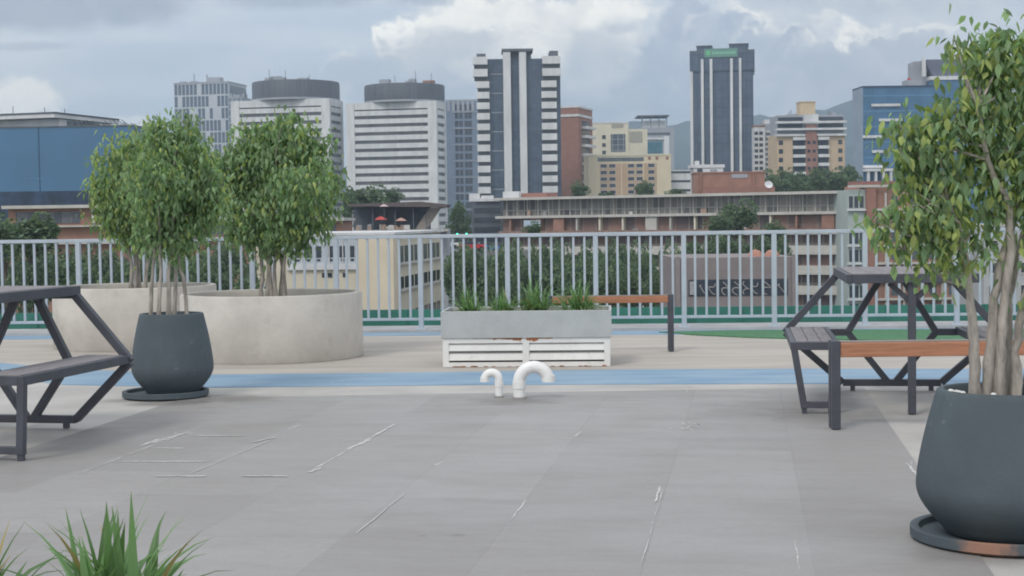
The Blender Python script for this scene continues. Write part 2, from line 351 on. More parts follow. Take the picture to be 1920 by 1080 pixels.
# ground far below, hills
GROUND=mat('city_ground',(.10,.115,.075),.95,.35,.02)
sheet('ground',[(-4000,-500),(4000,-500),(4000,4000),(-4000,4000)],GZ,GROUND)
ROAD=mat('asphalt',(.05,.05,.053),.9,.15,.3)
sheet('road',[(-30,60),(60,60),(25,420),(-34,420)],GZ+.02,ROAD)
def hills():
    ridge=[(-900,330),(-200,330),(300,335),(800,300),(1050,246),(1110,229),(1180,226),(1240,232),(1300,226),(1380,222),(1430,214),(1470,216),(1520,206),(1560,198),(1595,187),(1640,178),(1700,176),(1800,170),(1950,180),(2300,210),(2900,260)]
    nx,ny=220,14; vs=[];fs=[]
    rx=[r[0] for r in ridge]; ry=[r[1] for r in ridge]
    for j in range(ny):
        t=j/(ny-1); Y=1700+1300*t
        for i in range(nx):
            px=-900+3800*i/(nx-1); top=P(px,float(np.interp(px,rx,ry)),3000)
            x=top.x*Y/3000; h=(top.z-GZ)
            prof=t**1.3
            nz=(math.sin(i*.61+j*1.3)*.5+math.sin(i*.23-j*.9)*.7+math.sin(i*1.7+j*.4)*.25)*h*.07*math.sin(math.pi*min(1,t))
            jig=(math.sin(i*1.1)+math.sin(i*2.3+1)*.7)*2.5 if j==ny-1 else 0
            vs.append((x,Y,GZ-2+h*prof+nz+jig))
    for i in range(nx):
        px=-900+3800*i/(nx-1); q=vs[(ny-1)*nx+i]; vs.append((q[0]*1.2,3300,GZ-2))
    for j in range(ny):
        for i in range(nx-1): a=j*nx+i; fs.append((a,a+1,a+nx+1,a+nx))
    me=bpy.data.meshes.new('hills'); me.from_pydata(vs,[],fs); me.polygons.foreach_set('use_smooth',[True]*len(fs))
    me.materials.append(mat('forested_hill',(.022,.045,.050),.95,.4,.004)); o=bpy.data.objects.new('hills',me); COL.objects.link(o); o['kind']='structure'
hills()
# pale joint residue on the tiles, following the joints
def residue():
    b=MB(); RZ=0
    lines=[((130,896),(385,799),.9,.010),((262,838),(300,824),1,.02),((280,834),(352,812),1,.022),((345,895),(520,822),.7,.008),((470,832),(520,821),1,.016),((540,806),(566,796),1,.012),((576,888),(742,796),.95,.010),((644,846),(700,824),1,.02),((578,888),(605,878),1,.02),((700,820),(742,796),1,.016),((665,1006),(762,925),.8,.006),((815,874),(832,866),1,.012),((955,980),(988,938),.9,.007),((1078,820),(1090,810),1,.012),((1228,945),(1238,912),1,.010),((1200,1070),(1245,910),.45,.006),((1285,740),(1296,722),.5,.006),((1700,868),(1722,896),.8,.014),((1500,1080),(1490,1010),.5,.006)]
    cross=[((205,867),(400,867)),((355,818),(465,819)),((285,895),(395,895)),((450,895),(548,895)),((280,841),(352,842))]
    for A,B,pr,w in [(A,B,p,w) for A,B,p,w in lines]+[(A,B,1.0,.022) for A,B in cross]:
        RZ=(RZ+1)%6; a=G(*A)+Vector((0,0,RZ*.0004));c=G(*B)+Vector((0,0,RZ*.0004)); n=max(8,int((c-a).length/.02)); d=(c-a).normalized(); pz=Vector((-d.y,d.x,0)); ph=random.uniform(0,9); prev=None
        for i in range(n+1):
            t=i/n; f=.66+.18*math.sin(t*7+ph)+.15*math.sin(t*29+ph*2)+.12*math.sin(t*61+ph*3)+(pr-.75)*.9
            ww=w*.62*max(0,min(1,f))*random.uniform(.8,1.1)*min(1,8*t,8*(1-t)); off=pz*(.0018*math.sin(t*13+ph))
            p=a.lerp(c,t)+off; cur=(p-pz*ww,p+pz*ww*random.uniform(.7,1.1))
            if prev and (ww>.0006): b._add([prev[0],cur[0],cur[1],prev[1]],[(0,1,2,3)])
            prev=cur
    for px,py,n,s in ((1293,798,26,.03),(1283,806,14,.03),(1712,872,8,.03),(345,812,10,.04),(650,720,6,.05)):
        for i in range(n):
            c=G(px,py)+Vector((random.gauss(0,s),random.gauss(0,s*1.6),0)); r=random.uniform(.004,.015); t0=random.random()*3
            b._add([c+Vector((math.cos(t0+k*1.26)*r*random.uniform(.5,1),math.sin(t0+k*1.26)*r*2*random.uniform(.5,1),0)) for k in range(5)],[(0,1,2,3,4)])
    o=b.build('grout_residue',mat('chalky_residue',(.50,.495,.48),.9,.25,30),None,(0,0,.0042)); o['kind']='structure'
residue()
# dark patch sheets with wavy outlines, to lay on the deck
def dark_patch(name,px,py,rx,ry,z,c):
    g=G(px,py); pts=[]
    for k in range(40):
        t=2*math.pi*k/40; w=1+.22*math.sin(3*t+px)+.12*math.sin(7*t+py); pts.append((g.x+rx*w*math.cos(t),g.y+ry*w*math.sin(t)))
    o=sheet(name,pts,z,mat('dark_patch_'+str(len(MATS)),c,.6,.12,4)); return o

# ------------------------------------------------------------------ metal railing
def railing():
    root=thing('metal_railing','long blue grey metal railing with upright bars along the far edge of the terrace','railing',(FB0.x,FB0.y,.03),fang)
    top=P(950,438,fpt(950)[0].y).z-.03
    t0=-2.5; t1=fpt(2150)[1]
    bx(root,'top_rail',t0,t1,-.022,.022,top-.036,top,RAILM,.004)
    bx(root,'bottom_rail',t0,t1,-.014,.014,.088,.115,RAILM,.003)
    posts=[-14,150,313,475,632,790,953,1118,1283,1452,1622,1794,1967,2140]
    pp=None; ts=[fpt(x)[1] for x in posts]; ts=[ts[0]-(ts[1]-ts[0])]+ts
    for t in ts:
        if pp is None: 
            pp=bx(root,'post',-.024,.024,-.024,.024,0,top-.037,RAILM,.004); pl=bx(pp,'foot_plate',-.055,.055,-.05,.05,0,.012,RAILM); pp.location=(t,0,0)
        else:
            c=pp.copy(); COL.objects.link(c); c.parent=root; c.location=(t,0,0); d=pl.copy(); COL.objects.link(d); d.parent=c
    bal=bx(root,'baluster',-.0115,.0115,-.0115,.0115,.116,top-.037,RAILM,.003); first=True; locs=[]
    for a,c in zip(ts[1:-1],ts[2:]):
        for k in range(1,8): locs.append((a+(c-a)*k/8,0,0))
    bal.location=locs[0]; repeat(bal,locs[1:])
railing()
# green screen strip beyond the kerb
b=MB(); n=90
b.box(-3.5,13.5,0,.02,-.35,.15)
for i in range(34): b.box(-3.4+i*.5,-3.37+i*.5,-.015,0,-.35,.147)
gs=b.build('green_screen',mat('teal_green_sheeting',(.035,.175,.140),.6,.2,2),None,(FB0.x,FB0.y+.85,0.03),fang)
tag(gs,'low teal green sheeting strip standing just behind the foot of the railing','screen')

# ------------------------------------------------------------------ round planters, pots
def round_planter(label,pc,r,h,t=.06):
    e=thing('round_planter',label,'planter',pc,0,'round concrete planters')
    b=MB(); prof=[(r*.985,0),(r,.02),(r,h-.012),(r-.008,h),(r-t+.008,h),(r-t,h-.012),(r-t,h-.10)]
    b.lathe(prof,96); b.build('shell',CONC,e)
    b=MB(); b.lathe([(r-t,0),(r-t-.001,h-.07),(0,h-.05)],64); b.build('soil',SOIL,e)
    return e
pA=Vector((*(G(512,669).xy),0)); rA=169*pA.y/F
hA=.505
zt=P(680,546,pA.y).z; hA=zt
round_planter('large round concrete planter nearest the railing gap, with rim stains, holding the fullest tree',pA,rA,hA)
pB=Vector((*(G(256,648).xy),0)); rB=150*pB.y/F
round_planter('large round concrete planter farther back, half hidden behind the dark tapered pot',pB,rB,P(405,533,pB.y).z)
def pot(label,loc,h,rt,rb,rm,slab,sc_r,sc_off):
    e=thing('tapered_pot',label,'pot',loc+Vector((0,0,.02)),0,'dark tapered pots')
    b=MB(); prof=[(rb*.80,0),(rb*.93,.010),(rb,.03)]
    for k in range(1,29):
        t=k/28; # bulge low, taper to the rim
        z=.03+(h-.03)*t
        r=rb+(rm-rb)*math.sin(min(1,t/.30)*math.pi/2) if t<.30 else rm+(rt-rm)*(((t-.30)/.70)**1.45)
        prof.append((r,z))
    prof+=[(rt-.006,h+.004),(rt-.022,h+.004),(rt-.028,h-.004),(rt-.03,h-.05)]
    b.lathe(prof,72); b.build('pot_body',POT,e)
    b=MB(); b.lathe([(rt-.03,h-.06),(rt-.05,h-.035),(0,h-.02)],40); b.build('soil',SOIL,e)
    s=MB(); R0=sc_r; s.lathe([(R0*.95,0),(R0,.008),(R0,.038),(R0-.012,.042),(R0-.028,.038),(R0-.034,.018),(0,.016)],72)
    so=s.build('saucer',[POT,RUST],None,loc+Vector(sc_off)); tag(so,slab,'saucer','pot saucers')
    return so
p1=Vector((*(G(325,744).xy),0)); s1=p1.y/F
pot('dark slate tapered pot at left between the hexagonal frame table and the round planter',p1,P(325,588,p1.y).z-.02,59*s1,52*s1,76*s1,'wide dark saucer under the left tapered pot, sticking out to its left',80*s1,(-14*s1,.0,.005))
p2=Vector((*(G(1884,1012).xy),0)); s2=p2.y/F
so=pot('large dark slate tapered pot in the near right corner of the terrace',p2,P(1884,731,p2.y).z-.02,124*s2,118*s2,163*s2,'thick grey saucer with an orange worn patch under the near right pot',174*s2,(0,0,.005))
sm=POT.copy(); sm.name='worn_saucer'; so.data.materials[0]=sm; nt_=sm.node_tree; b_=nt_.nodes['Principled BSDF']; src=b_.inputs['Base Color'].links[0].from_socket
s__=nt_.nodes.new('ShaderNodeSeparateXYZ'); tx=nt_.nodes['Texture Coordinate']; nt_.links.new(tx.outputs['Object'],s__.inputs[0])
xx=(V(s__.outputs[0],nt_)+.139)*9.0; yy=(V(s__.outputs[1],nt_)+.27)*8.0; dd=(xx*xx+yy*yy).sqrt()+(noise(nt_,V(tx.outputs['Object'],nt_),22,5,.6)-.5)*1.2
nt_.links.new(mixc(nt_,smooth(dd,1.0,.3)*.75,V(src,nt_),(.38,.20,.13)).s,b_.inputs['Base Color'])
pbm=MB()
for i in range(46):
    a=random.uniform(0,6.28); q_=random.uniform(.55,.98)*124*s2*.86; c=Vector((p2.x+math.cos(a)*q_,p2.y+math.sin(a)*q_,P(1884,731,p2.y).z-.058+.012*(1-q_/.2)+random.uniform(.0,.012)))
    pbm.lathe([(.001,-.006),(.009,0),(.006,.006),(0,.008)],6,c,random.random())
for i in range(6):
    a=R(random.choice((-160,-150,-118))+random.uniform(-6,6)); q_=124*s2-random.uniform(.004,.022); c=Vector((p2.x+math.cos(a)*q_,p2.y+math.sin(a)*q_,.02+P(1884,731,p2.y).z-.02+.006)); pbm.lathe([(.001,-.004),(.010,0),(.006,.005),(0,.006)],6,c,random.random())
o_=pbm.build('white_gravel',mat('white_chips',(.62,.62,.6),.9)); tag(o_,'white gravel chips scattered on the soil of the near right pot','gravel',None,'stuff')

# ------------------------------------------------------------------ leafy trees
def leaves(centers,sizes,mats_p,droop=.5,seed=1,fold=.25,aspect=.5):
    r=np.random.default_rng(seed); n=len(centers); V_=[];Fc=[];M=[]
    for i in range(n):
        c=centers[i]; L=sizes[i]; yaw=r.uniform(0,2*math.pi); pit=-abs(r.normal(droop,.45)); rol=r.normal(0,.6)
        d=np.array([math.cos(yaw)*math.cos(pit),math.sin(yaw)*math.cos(pit),math.sin(pit)])
        s=np.cross(d,[0,0,1]); s/=max(np.linalg.norm(s),1e-6); u=np.cross(s,d)
        s2_=s*math.cos(rol)+u*math.sin(rol); u2=np.cross(s2_,d); w=L*aspect*.5
        o=len(V_)
        dr=np.array([0,0,-L*.15])
        fo=u2*w*fold; dn=np.array([0,0,-L])
        V_+= [c, c+d*L*.30+s2_*w*.92-fo+dn*.03, c+d*L*.58+s2_*w*.72-fo+dn*.14, c+d*L*.80+dn*.42, c+d*L*.58-s2_*w*.72-fo+dn*.14, c+d*L*.30-s2_*w*.92-fo+dn*.03, c+d*L*.32+dn*.01, c+d*L*.60+dn*.12]
        Fc+=[(o,o+1,o+6),(o+1,o+2,o+7,o+6),(o+2,o+3,o+7),(o+3,o+4,o+7),(o+4,o+5,o+6,o+7),(o+5,o,o+6)]
        k=int(r.choice(len(mats_p),p=mats_p)); M+=[k]*6
    return V_,Fc,M
def leaf_obj(name,parent,centers,sizes,mats,probs,droop=.5,seed=1,aspect=.5):
    v,f,mi=leaves(centers,sizes,probs,droop,seed,aspect=aspect)
    me=bpy.data.meshes.new(name); me.from_pydata([tuple(x) for x in v],[],f)
    for m_ in mats: me.materials.append(m_)
    me.polygons.foreach_set('material_index',mi); me.update(); o=bpy.data.objects.new(name,me); COL.objects.link(o); o.parent=parent; return o
def ficus(label,group,base,soilz,Y,blobs,stems,leafL,density,seed,probs=(.5,.4,.1),depth=.5,twigs=True,trunk_r=.018,topjoin=None,aspect=.5):
    """blobs: (px,py,r_px) foliage masses ; stems: list of [(px,py)...] from soil up"""
    r=np.random.default_rng(seed); s=Y/F
    root=thing('potted_tree',label,'tree',(base.x,base.y,soilz),0,group); off=Vector((base.x,base.y,soilz))
    cen=[];siz=[]; bl=[]
    for (px,py,rp) in blobs:
        c=P(px,py,Y)+Vector((0,r.normal(0,1)*rp*s*depth*.9,0))-off; bl.append((c,rp*s))
        # clumps inside the mass
        nc=max(4,int(density*(rp*s/leafL)**2*.36))
        for _ in range(nc):
            d=r.normal(size=3); d/=np.linalg.norm(d); q=np.array(c)+d*rp*s*(r.uniform(.3,1.0)**.6)*np.array([1,depth*1.5,1])
            k=r.integers(5,11)
            for _ in range(k):
                cen.append(q+r.normal(0,leafL*.85,3)); siz.append(leafL*r.uniform(.65,1.2))
    tb=MB(); sp=[]
    rs=np.random.default_rng(seed+5)
    for i,st in enumerate(stems):
        yo=rs.uniform(-.5,.5)*.07*(2 if len(stems)>3 else 1)
        pts=[]; 
        for j,(px,py) in enumerate(st):
            q=P(px,py,Y+yo*(1+j*.6)); pts.append(q-off)
        pts[0].z=-.04
        # densify with slight wobble
        dp=[]; 
        for a,c in zip(pts[:-1],pts[1:]):
            for k in range(4): 
                w=a.lerp(c,k/4); w.x+=rs.normal(0,.0025); dp.append(w)
        dp.append(pts[-1]); n=len(dp); rad=[trunk_r*rs.uniform(.8,1.1)*(1-.6*k/n)*(1+.25*max(0,1-k/2.0)) for k in range(n)]
        tb.tube(dp,rad,9); sp.append(dp)
    tb.build('trunk',BARK,root)
    # limbs and twigs reach each foliage mass
    bb=MB()
    for (c,rr) in bl:
        st=sp[rs.integers(len(sp))]; cand=[q for q in st if q.z<c.z+.02] or st; a=min([q for w_ in sp for q in w_ if q.z<c.z+.01] or st,key=lambda q:(q-c).length+.6*max(0,q.z-c.z+.12))
        mid=a.lerp(c,.5)+Vector((0,0,-.02)); bb.tube([a,mid,c],[trunk_r*.26,trunk_r*.18,trunk_r*.10],6)
        for _ in range(5):
            d=Vector(rs.normal(size=3)); d.normalize(); d.z=abs(d.z)*.6; e=c+d*rr*.9; bb.tube([c,c.lerp(e,.5)+Vector((0,0,.01)),e],[trunk_r*.10,trunk_r*.08,trunk_r*.05],4)
    bb.build('branches',BARK,root)
    leaf_obj('crown',root,cen,siz,[L1,L2,L3],list(probs),.78,seed,aspect)
    return root
TG='multi stemmed small trees in planters'
ficus('bushy light green tree growing from the farther round planter at far left',TG,pB,P(405,533,pB.y).z-.06,pB.y,
  [(222,310,52),(205,360,40),(200,400,30),(250,290,46),(265,330,50),(235,370,46),(250,410,44),(290,395,40),(215,415,26),(285,260,38),(300,300,44),(185,345,18),(320,430,28),(240,435,26),(272,445,24),(375,300,34),(385,350,40),(380,400,30)],
  [[(244,545),(247,500),(240,450),(232,400),(222,340)],[(262,545),(258,500),(262,440),(268,360)],[(252,545),(256,510),(250,460),(255,380)],[(270,545),(276,490),(285,430),(292,330)]],.060,12.5,11,(.50,.20,.30),.6,trunk_r=.022)
ficus('multi stemmed dense tree growing from the left dark tapered pot',TG,p1,P(325,588,p1.y).z-.03,p1.y,
  [(325,262,42),(300,300,50),(345,300,52),(310,350,56),(360,350,50),(330,400,56),(375,395,36),(290,400,40),(350,440,36),(310,440,36),(290,245,22),(345,232,18),(395,340,28),(400,380,26),(330,470,18),(275,450,20),(265,350,30)],
  [[(282,600),(286,520),(292,460),(300,380)],[(299,600),(301,520),(300,460),(296,360)],[(316,600),(316,520),(322,460),(326,360),(328,290)],[(326,600),(330,500),(338,440),(350,350)],[(352,600),(344,520),(332,470),(322,400)]],.047,17,12,(.58,.30,.12),.6,trunk_r=.0155)
ficus('round dense bright green tree growing from the nearer round planter',TG,pA,hA-.06,pA.y,
  [(520,250,34),(470,270,40),(560,262,38),(515,300,55),(450,310,46),(580,300,44),(430,350,40),(500,360,60),(570,355,54),(610,340,26),(460,400,46),(530,410,54),(590,395,36),(440,430,20),(500,445,30),(550,445,32),(590,430,22),(420,310,22),(600,265,16),(530,222,14),(615,380,18),(470,446,18)],
  [[(488,565),(492,510),(486,450),(470,380)],[(500,565),(504,500),(496,440),(480,340)],[(508,565),(506,500),(512,440),(516,340),(518,280)],[(517,565),(514,510),(522,450),(540,370)],[(526,565),(528,500),(524,440),(530,350)],[(534,565),(532,500),(540,440),(560,350)]],.060,19,13,(.60,.28,.12),.65,trunk_r=.02)
ficus('tall leafy tree with yellowing drooping leaves growing from the near right pot',TG,p2,P(1884,731,p2.y).z-.03,p2.y,
  [(1890,70,40),(1850,90,34),(1920,100,50),(1795,80,14),(1800,110,16),(1840,125,30),(1890,150,50),(1960,160,70),(1830,180,36),(1785,215,26),(1735,240,26),(1790,240,46),(1880,220,50),(1700,240,26),(1720,270,40),(1690,290,26),(1760,300,46),(1830,290,46),(1900,290,50),(1960,280,80),
   (1740,340,40),(1800,350,46),(1870,350,40),(1960,370,70),(1720,390,30),(1770,400,42),(1830,410,38),(1690,410,30),(1660,420,20),(1715,440,34),(1775,460,36),(1830,470,30),(1735,495,20),(1790,505,20),(1700,350,24),(1765,360,34),(1840,230,36),(1700,470,20),(1960,450,50),(1640,415,14),(2000,320,80),(1925,560,14)],
  [[(1828,760),(1828,660),(1822,590),(1815,520),(1800,440),(1780,380)],[(1850,760),(1856,650),(1866,560),(1880,480),(1905,400),(1920,340),(1930,240)],[(1888,760),(1890,650),(1890,560),(1905,480),(1935,400),(1950,300)],[(1872,760),(1876,660),(1882,580),(1896,470),(1890,380),(1850,300),(1835,200)],[(1905,760),(1905,660),(1920,560),(1960,470),(1990,380)]],.042,16,14,(.48,.24,.28),.55,trunk_r=.021,aspect=.55)
# a few stray leaves low on the near tree
# ------------------------------------------------------------------ rectangular planter on louvred base
def louvre_planter(loc,rot,lab1,lab2,wid=1.28,dep=.62,hb=.225,ht=.20,group=True):
    e=thing('louvred_base',lab2,'base',loc,rot,'louvred planter bases'); t=.045
    b=MB(); b.box(-wid/2,wid/2,0,dep,hb-.04,hb); b.box(-wid/2,wid/2,.0,dep,0,.035); 
    for x in (-wid/2,wid/2-t): 
        b.box(x,x+t,0,t,.035,hb-.04); b.box(x,x+t,dep-t,dep,.035,hb-.04)
    b.box(-.028,.022,0,t,.035,hb-.04)
    b.cur=1
    for (x0,x1,h) in ((-.25,-.03,.014),(-.10,-.035,.028),(.0,.09,.03),(.09,.2,.010),(-.4,-.25,.006)):
        for i in range(10):
            a=x0+(x1-x0)*i/10; c=x0+(x1-x0)*(i+1)/10; b.box(a,c,-.002,.001,hb-.001-h*random.uniform(.5,1),hb-.001)
    for i in range(30):
        a=random.uniform(-wid/2,wid/2-.03); b.box(a,a+.03,-.002,.001,.001,.001+random.uniform(.002,.008))
    b.build('frame',[WHITEM,RUST],e)
    for (xa,xb) in ((-wid/2+t,-.028),(.022,wid/2-t)):
        for k in range(2):
            z=.05+k*.072; s=MB(); s.xprism([(0,0)],0,0) if False else None
            vs=[(xa,.002,z),(xb,.002,z),(xb,.012,z+.045),(xa,.012,z+.045),(xa,.05,z+.066),(xb,.05,z+.066),(xa,.012,z-.003),(xb,.012,z-.003)]
            s._add(vs,[(0,1,2,3),(3,2,5,4),(6,7,1,0),(4,5,7,6)]); s.build('louvre',WHITEM,e)
    for sx in (-1,1):
        for k in range(3):
            s=MB(); x=sx*(wid/2-.004); z=.05+k*.05; s._add([(x,t,z),(x,dep-t,z),(x-sx*.03,dep-t,z+.045),(x-sx*.03,t,z+.045)],[(0,1,2,3)] if sx>0 else [(3,2,1,0)]); s.build('side_louvre',WHITEM,e)
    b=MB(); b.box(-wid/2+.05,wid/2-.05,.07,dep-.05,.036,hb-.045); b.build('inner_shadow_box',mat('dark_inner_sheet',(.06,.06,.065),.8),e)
    g=thing('planter_trough',lab1,'planter',(loc[0],loc[1],hb+.002),rot,'grey planter troughs'); w=wid/2+.012; q=.02
    b=MB(); b.box(-w,w,-.012,q-.012,0,ht); b.box(-w,w,dep+.012-q,dep+.012,0,ht); b.box(-w,-w+q,q-.012,dep+.012-q,0,ht); b.box(w-q,w,q-.012,dep+.012-q,0,ht)
    b.box(-w+.002,w-.002,q-.01,dep-.01,0.002,.02); b.build('trough_shell',TROUGH,g,bevel=.004)
    b=MB(); b.box(-w+q,w-q,q-.012,dep+.012-q,.021,ht-.03); b.build('soil',SOIL,g)
    return hb+ht
gl=G(828,690); gr=G(1147,687); mid=(gl+gr)/2; RP=math.atan2(gr.y-gl.y,gr.x-gl.x)-.02; wid=(gr-gl).length
ptop=P(986,583,mid.y).z
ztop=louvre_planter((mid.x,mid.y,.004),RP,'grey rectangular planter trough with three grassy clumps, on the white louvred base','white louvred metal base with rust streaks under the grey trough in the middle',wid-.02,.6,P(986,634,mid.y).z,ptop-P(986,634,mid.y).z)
def grass(label,c,n,L,wd,seed,spread=.9,group='strappy plants in troughs',straw=.08,stiff=.0,bs=.10,tilt=.35):
    r=np.random.default_rng(seed); root=thing('strappy_plant',label,'plant',c,0,group)
    b=MB()
    for i in range(n):
        a=r.uniform(0,2*math.pi); l=L*r.uniform(.5,1.05); lean=r.uniform(.05,spread); w=wd*r.uniform(.6,1.1); dirv=Vector((math.cos(a),math.sin(a),0)); sd_=Vector((-math.sin(a),math.cos(a),0))
        base=Vector((r.normal(0,L*bs),r.normal(0,L*.08),-.01)); pts=[]; ang=math.pi/2-lean*tilt; p=base.copy(); seg=7; tw=r.uniform(-.5,.5)
        b.cur=1 if r.random()<straw else 0; vs=[]
        for k in range(seg+1):
            t=k/seg; ww=w*(1-t**2.2)*(.75+.5*min(t*3,1)) +.0004; sv=sd_*math.cos(tw*t)+Vector((0,0,1))*math.sin(tw*t)*.6
            vs+= [p-sv*ww/2, p+Vector((0,0,-ww*.22)), p+sv*ww/2]
            p=p+(dirv*math.cos(ang)+Vector((0,0,1))*math.sin(ang))*(l/seg); ang-=lean*(1.5-stiff)/seg*(1+t)
        fs=[]
        for k in range(seg):
            o=k*3; fs+=[(o,o+1,o+4,o+3),(o+1,o+2,o+5,o+4)]
        b._add(vs,fs,True)
    b.build('blades',[BL1,BL2],root)
    return root
cr,sr=math.cos(RP),math.sin(RP)
def onpl(x,y): return (mid.x+x*cr-y*sr, mid.y+x*sr+y*cr, ptop-.03)
for i,(x,yy,n,L,lab,sp_) in enumerate(((-.44,.22,120,.26,'low spreading grassy plant at the left end of the middle trough',1.7),(-.19,.30,90,.25,'short grassy plant beside the tallest clump in the middle trough',1.5),(.05,.28,130,.35,'tallest grassy clump with a pale seed head in the centre of the middle trough',1.25),(.38,.26,150,.32,'arching grassy clump at the right end of the middle trough',1.45))):
    grass(lab,onpl(x,yy),n,L,.0115,30+i,sp_*.85,bs=.16,tilt=.75)
# near lower left trough with plants (only the blades rise into view)
nl=(-1.02,2.18)
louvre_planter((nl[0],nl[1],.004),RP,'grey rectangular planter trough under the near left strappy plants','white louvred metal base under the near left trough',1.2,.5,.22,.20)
g1=grass('near strappy green plant with upright blades at the lower left',(-.655,2.50,.395),90,.285,.021,41,.8,tilt=.42,straw=.07)
grass('near strappy plant with drying tips at the far lower left edge',(-.89,2.45,.395),60,.27,.017,42,.9,tilt=.4,straw=.25)

# ------------------------------------------------------------------ white vent pipes
def vent(label,bpx,bpy,r,top_py,end_px,end_py,group='white vent pipes'):
    g=G(bpx,bpy); s=g.y/F; e=thing('vent_pipe',label,'pipe',(g.x,g.y,.004),0,group)
    dx=(end_px-bpx)*s; Rr=abs(dx)/2; sg=1 if dx>0 else -1; zt=P(bpx,top_py,g.y).z-r; zc=zt-Rr; zend=P(end_px,end_py,g.y).z
    b=MB(); b.tube([(0,0,0),(0,0,zc*.62)],r*.97,24); b.build('riser',PVC,e)
    b=MB(); pts=[(0,0,zc*.60),(0,0,zc)]+[(sg*(Rr-Rr*math.cos(t)),0,zc+Rr*math.sin(t)) for t in [math.pi*k/16 for k in range(1,16)]]+[(sg*2*Rr,0,zc),(sg*2*Rr,0,zend)]
    b.tube(pts,r,24,cap=False); b.tube([(sg*2*Rr,0,zend+.02),(sg*2*Rr,0,zend+.0001)],r*.8,20); b.build('bend',PVC,e)
    for x,z in ((0,zc*.60),(sg*2*Rr,zend)):
        b=MB(); b.tube([(x,0,z),(x,0,z+r*1.1)],r*1.09,24); b.build('collar',PVC,e)
    b=MB(); b.lathe([(r*1.25,0),(r*1.15,.004),(r*.9,.012)],24); b.build('flashing',mat('dirty_sealant',(.22,.21,.2),.9),e)
vent('small white plastic vent pipe hooked over to the left',936,746,7.6*G(936,746).y/F,692,909,717)
vent('large white plastic vent pipe hooked over to the right',974,748,11.6*G(974,748).y/F,678,1029,717)

# ------------------------------------------------------------------ wooden plank benches on steel posts
def plank_bench(label,pl,Yl,length,rot,zt,th,dep,w,postw):
    e=thing('plank_bench',label,'bench',(pl.x,pl.y,.006),rot,'orange plank benches')
    pb=bx(e,'seat',postw/2+.001,length-postw/2-.001,-.01,dep,zt-th,zt-.006,WOODO,.004)
    tp=bx(e,'seat_edge_strip',postw/2+.001,length-postw/2-.001,.0,dep-.01,zt-.0055,zt,mat('greyed_top',(.25,.22,.2),.8),0)
    a=bx(e,'leg',-postw/2,postw/2,-.012,-.012+postw,0,zt+.004,FRAME,.003)
    repeat(a,[(length,0,0),(0,dep-postw+.02,0),(length,dep-postw+.02,0)])
g=G(1568,807); plank_bench('orange plank bench on dark steel posts in front of the right table',g,g.y,1.15,R(-1.5),P(1568,643,g.y).z,.080,.09,0,.044)
g=G(1259,660); zt=P(1259,553,g.y).z-.006
e=plank_bench('orange plank bench with one dark post showing behind the grassy trough',Vector((g.x-1.0,g.y+.03,0)),g.y,1.0,R(-1.3),zt,.062,.09,0,.044)

